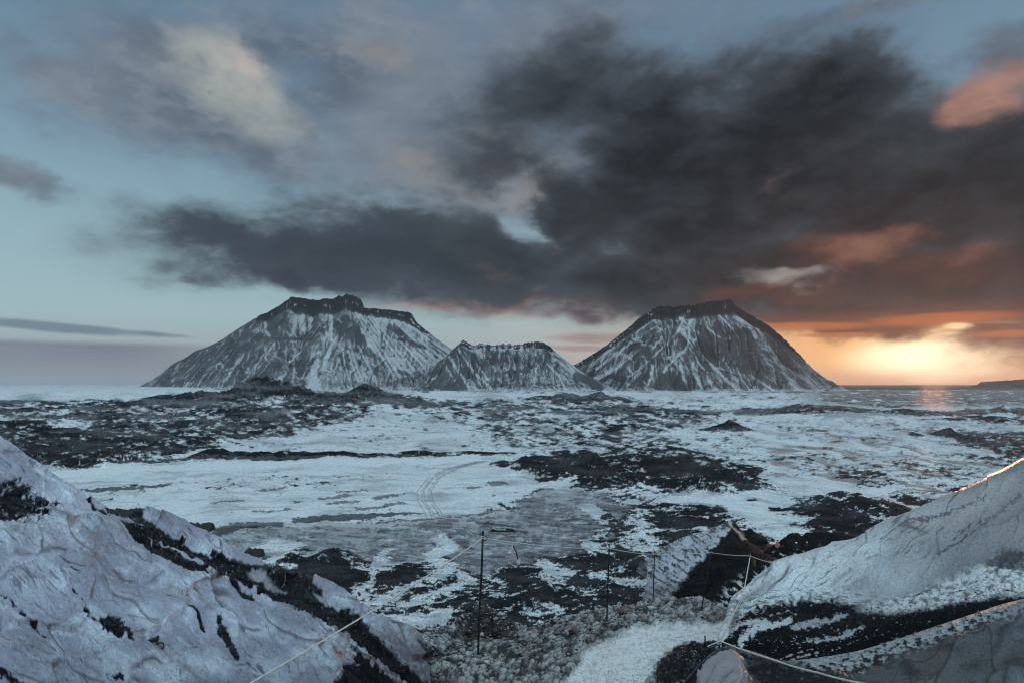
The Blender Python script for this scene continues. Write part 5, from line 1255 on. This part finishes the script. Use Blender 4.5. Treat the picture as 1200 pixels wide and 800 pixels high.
# bright edge of the left cloud
hi = blobs([(258, 88, 96, 46, 34), (306, 118, 60, 36, 46, .85), (235, 64, 56, 28, 15, .8)])
base2 = mixn(mapr(mth('ADD', hi, mth('MULTIPLY', mth('SUBTRACT', nf, .5), 1.3)), .1, 1.35, 0, .85), base2, lin(184, 188, 180))
base2 = mixn(mapr(mth('ADD', blobs([(285, 82, 46, 30, 50)]), mth('MULTIPLY', mth('SUBTRACT', nf, .5), 2.2)), .3, 1.4, 0, .7), base2, lin(208, 188, 182))
base2 = mixn(mapr(blobs([(500, 190, 30, 18, 0, .5), (632, 205, 26, 34, 0, .8)]), .2, .9, 0, .45), base2, lin(180, 184, 182))
# low bank on the left + streaks
bank = mth('MULTIPLY', mapr(az, A(330), A(120), 0, 1), mth('MULTIPLY', mapr(el, EL(100, 396), EL(100, 406), 0, 1), 1.0))
bank = mth('MULTIPLY', bank, mapr(nst, .25, .5, .8, 1))
base2 = mixn(mth('MULTIPLY', bank, .92), base2, mixn(mapr(el, R(3.5), R(.2)), lin(104, 114, 128), lin(142, 134, 138)))
stk = blobs([(70, 384, 130, 7, 3), (170, 391, 70, 4, 4, .8), (700, 396, 60, 9, 0, .9), (680, 408, 60, 6, 0, .8), (600, 366, 90, 10, 0, .7)], vmth('ADD', P0, vmth('MULTIPLY', wv_, (.4, .12, 0))))
base2 = mixn(mapr(mth('ADD', stk, mth('MULTIPLY', mth('SUBTRACT', nst, .5), 1.2)), .2, .8, 0, .8), base2, mixn(mapr(az, A(300), A(600)), lin(98, 116, 130), lin(160, 134, 128)))
# pink lower wisps in the middle
pk = blobs([(560, 352, 130, 14, -4), (640, 345, 90, 16, 0), (700, 362, 90, 16, 0, .8), (600, 370, 120, 9, 0, .6)])
base2 = mixn(mapr(mth('ADD', pk, mth('MULTIPLY', mth('SUBTRACT', nf, .5), 1.4)), .25, .9, 0, .9), base2, lin(196, 150, 134))
# ---- big dark deck
dk = blobs([(800, 275, 190, 46, 0), (730, 125, 130, 62, 0, .8), (980, 118, 150, 54, 4, .95), (690, 230, 110, 70, 0, .9), (430, 290, 240, 52, -3), (280, 280, 130, 34, 6, .85), (560, 300, 180, 62, 0), (350, 325, 140, 26, 0, .85), (620, 190, 110, 60, 0, .55), (700, 250, 140, 90, 0), (760, 170, 130, 80, -15), (860, 200, 240, 120, 0), (940, 140, 160, 70, 8),
            (1050, 230, 260, 130, 5), (1180, 200, 160, 90, 0), (900, 320, 260, 60, 0), (1100, 330, 260, 52, 0), (740, 325, 160, 50, 0), (1240, 300, 180, 120, 0), (850, 345, 200, 30, 0), (1000, 356, 220, 30, 0, .9), (660, 110, 120, 50, -10, .75)])
hole = blobs([(618, 255, 34, 34, 0), (606, 228, 30, 30, 0, .8), (660, 190, 40, 30, 0, .4)])
dd = mth('SUBTRACT', mth('ADD', dk, mth('MULTIPLY', mth('MULTIPLY', mth('SUBTRACT', nf, .5), 1.45), mapr(dk, 0, .3))), mth('MULTIPLY', hole, .75))
ad = mapr(dd, -.02, .60)
thick = mapr(dd, .25, 1.0)
dcol = mixn(thick, lin(72, 80, 89), lin(20, 27, 33))
lfade = mapr(az, A(760), A(400), 0, .55)
dcol = mixn(lfade, dcol, lin(66, 75, 86))
dcol = mixn(mapr(nf2, .48, .72, 0, .25), dcol, lin(70, 78, 84))
mott = mapr(mth('ADD', nfi, mth('MULTIPLY', mth('SUBTRACT', nfa, .5), 1.0)), .42, .72)
dcol = mixn(mth('MULTIPLY', mott, .12), dcol, lin(92, 98, 106))
# red light on its underside towards the sun
rd = blobs([(980, 300, 130, 42, 3), (1110, 322, 140, 34, 0), (860, 345, 130, 16, -4), (700, 352, 90, 16, 0, .9), (1000, 372, 240, 15, 0), (1190, 330, 70, 50, 0, .8), (620, 352, 90, 12, 0, .7), (900, 300, 90, 26, 20, .7), (930, 345, 130, 14, -3, .9)])
rn = mapr(mth('ADD', rd, mth('MULTIPLY', mth('SUBTRACT', nf, .5), 2.0)), .4, 1.35, 0, .85)
dcol = mixn(rn, dcol, lin(88, 54, 47))
under = mth('MULTIPLY', mapr(el, EL(1000, 352), EL(1000, 384), 0, 1), mapr(az, A(780), A(960), 0, 1))
dcol = mixn(mth('MULTIPLY', under, .75), dcol, lin(112, 62, 40))
hot = blobs([(1000, 296, 80, 26, 0), (1140, 306, 80, 24, -10, .8), (900, 285, 70, 24, 0, .6), (1080, 350, 120, 14, 0, .6)])
dcol = mixn(mapr(mth('ADD', hot, mth('MULTIPLY', mth('SUBTRACT', nf, .5), 3.2)), .35, 1.5, 0, .65), dcol, lin(150, 106, 90))
base3 = mixn(ad, base2, dcol)
base3 = mixn(mapr(mth('ADD', blobs([(912, 325, 60, 13, 0)]), mth('MULTIPLY', mth('SUBTRACT', nf, .5), 2.2)), .2, 1.35, 0, .6), base3, lin(190, 184, 178))
# peach puff at right
pf = blobs([(1160, 108, 62, 36, -8), (1198, 96, 50, 34, 0)])
base3 = mixn(mapr(mth('ADD', pf, mth('MULTIPLY', mth('SUBTRACT', nf, .5), 1.8)), .15, 1.0, 0, .9), base3, mixn(mapr(nf2, .4, .65), lin(140, 106, 98), lin(190, 142, 124)))
# thin fiery streaks below the deck and the bright slot
P2 = vmth('ADD', P0, vmth('MULTIPLY', wv_, (.3, .06, 0)))
s2 = blobs([(980, 392, 60, 4, 0), (1185, 391, 70, 6, 0), (930, 383, 120, 7, 0), (1100, 374, 120, 10, 0)], P2)
base3 = mixn(mapr(s2, .3, .9, 0, .8), base3, lin(186, 104, 58))
s3 = blobs([(1118, 383, 20, 5, 0), (1170, 378, 50, 4, 0, .35), (1110, 391, 20, 3, 0, .6)], vmth('ADD', P2, vmth('MULTIPLY', wv2, (.4, .15, 0))))
base3 = mixn(mapr(s3, .15, 1.0, 0, .8), base3, (1.25, .90, .52))
# the sky out of the picture: brighter behind and overhead
beh = mapr(sep.outputs[1], .35, -.5, 0, 1)
base3 = mixn(mth('MULTIPLY', beh, .9), base3, (.78, .98, 1.06))
ovh = mapr(el, R(36), R(65), 0, 1)
base3 = mixn(mth('MULTIPLY', ovh, .85), base3, (.74, .94, 1.03))
base3 = mixn(mapr(el, R(-.4), R(-3), 0, 1), base3, (.10, .11, .13))
bg = nd('ShaderNodeBackground'); L.new(base3, bg.inputs[0]); bg.inputs[1].default_value = 1.0
out = nd('ShaderNodeOutputWorld'); L.new(bg.outputs[0], out.inputs[0])
w.cycles.sampling_method = 'MANUAL'; w.cycles.sample_map_resolution = 512

# ------------------------------------------------------------------ sun
sl = bpy.data.lights.new('sun', 'SUN'); sl.energy = 0.95; sl.angle = R(2.0); sl.color = (1.0, .42, .18)
so = bpy.data.objects.new('sun', sl); COL.objects.link(so)
dirv = np.array((math.sin(SUN_AZ) * math.cos(SUN_EL), math.cos(SUN_AZ) * math.cos(SUN_EL), math.sin(SUN_EL)))
import mathutils
so.rotation_euler = mathutils.Vector(dirv).to_track_quat('Z', 'Y').to_euler()

# ------------------------------------------------------------------ haze
def haze():
    x0, x1, y0, y1, z0, z1 = -95000, 95000, -300, 72000, -60, 835
    vs = [(x, y, z) for z in (z0, z1) for y in (y0, y1) for x in (x0, x1)]
    fs = [(0, 2, 3, 1), (4, 5, 7, 6), (0, 1, 5, 4), (2, 6, 7, 3), (0, 4, 6, 2), (1, 3, 7, 5)]
    m = bpy.data.materials.new('haze_air'); m.use_nodes = True; t = m.node_tree
    for n_ in list(t.nodes): t.nodes.remove(n_)
    v = t.nodes.new('ShaderNodeVolumePrincipled'); v.inputs['Color'].default_value = (.86, .9, .95, 1); v.inputs['Density'].default_value = 1.9e-5; v.inputs['Anisotropy'].default_value = 0.72
    o_ = t.nodes.new('ShaderNodeOutputMaterial'); t.links.new(v.outputs[0], o_.inputs['Volume'])
    o = mesh_obj('haze', vs, fs, m, None, False); tag(o, 'thin evening haze over the plain', kind='stuff')
USE_HAZE = True
if USE_HAZE: haze()

# ------------------------------------------------------------------ camera and render settings
cam = bpy.data.cameras.new('camera'); cam.lens = 24; cam.sensor_width = 36; cam.shift_y = (HZ - 400) / 1200.0; cam.clip_start = .1; cam.clip_end = 200000
co = bpy.data.objects.new('camera', cam); COL.objects.link(co); co.location = (0, 0, CZ); co.rotation_euler = (R(90), 0, 0); sc.camera = co
vs_ = sc.view_settings; vs_.view_transform = 'Standard'; vs_.look = 'None'; vs_.gamma = 1; vs_.exposure = 0; vs_.use_curve_mapping = False
sc.render.engine = 'CYCLES'; sc.cycles.use_denoising = True; sc.cycles.denoising_prefilter = 'ACCURATE'
try: sc.cycles.denoiser = 'OPENIMAGEDENOISE'
except Exception: pass
sc.cycles.max_bounces = 5; sc.cycles.diffuse_bounces = 2; sc.cycles.glossy_bounces = 2; sc.cycles.volume_bounces = 1; sc.cycles.sample_clamp_indirect = 4
sc.cycles.filter_width = 1.1
sc.cycles.use_adaptive_sampling = True; sc.cycles.adaptive_threshold = 0.02
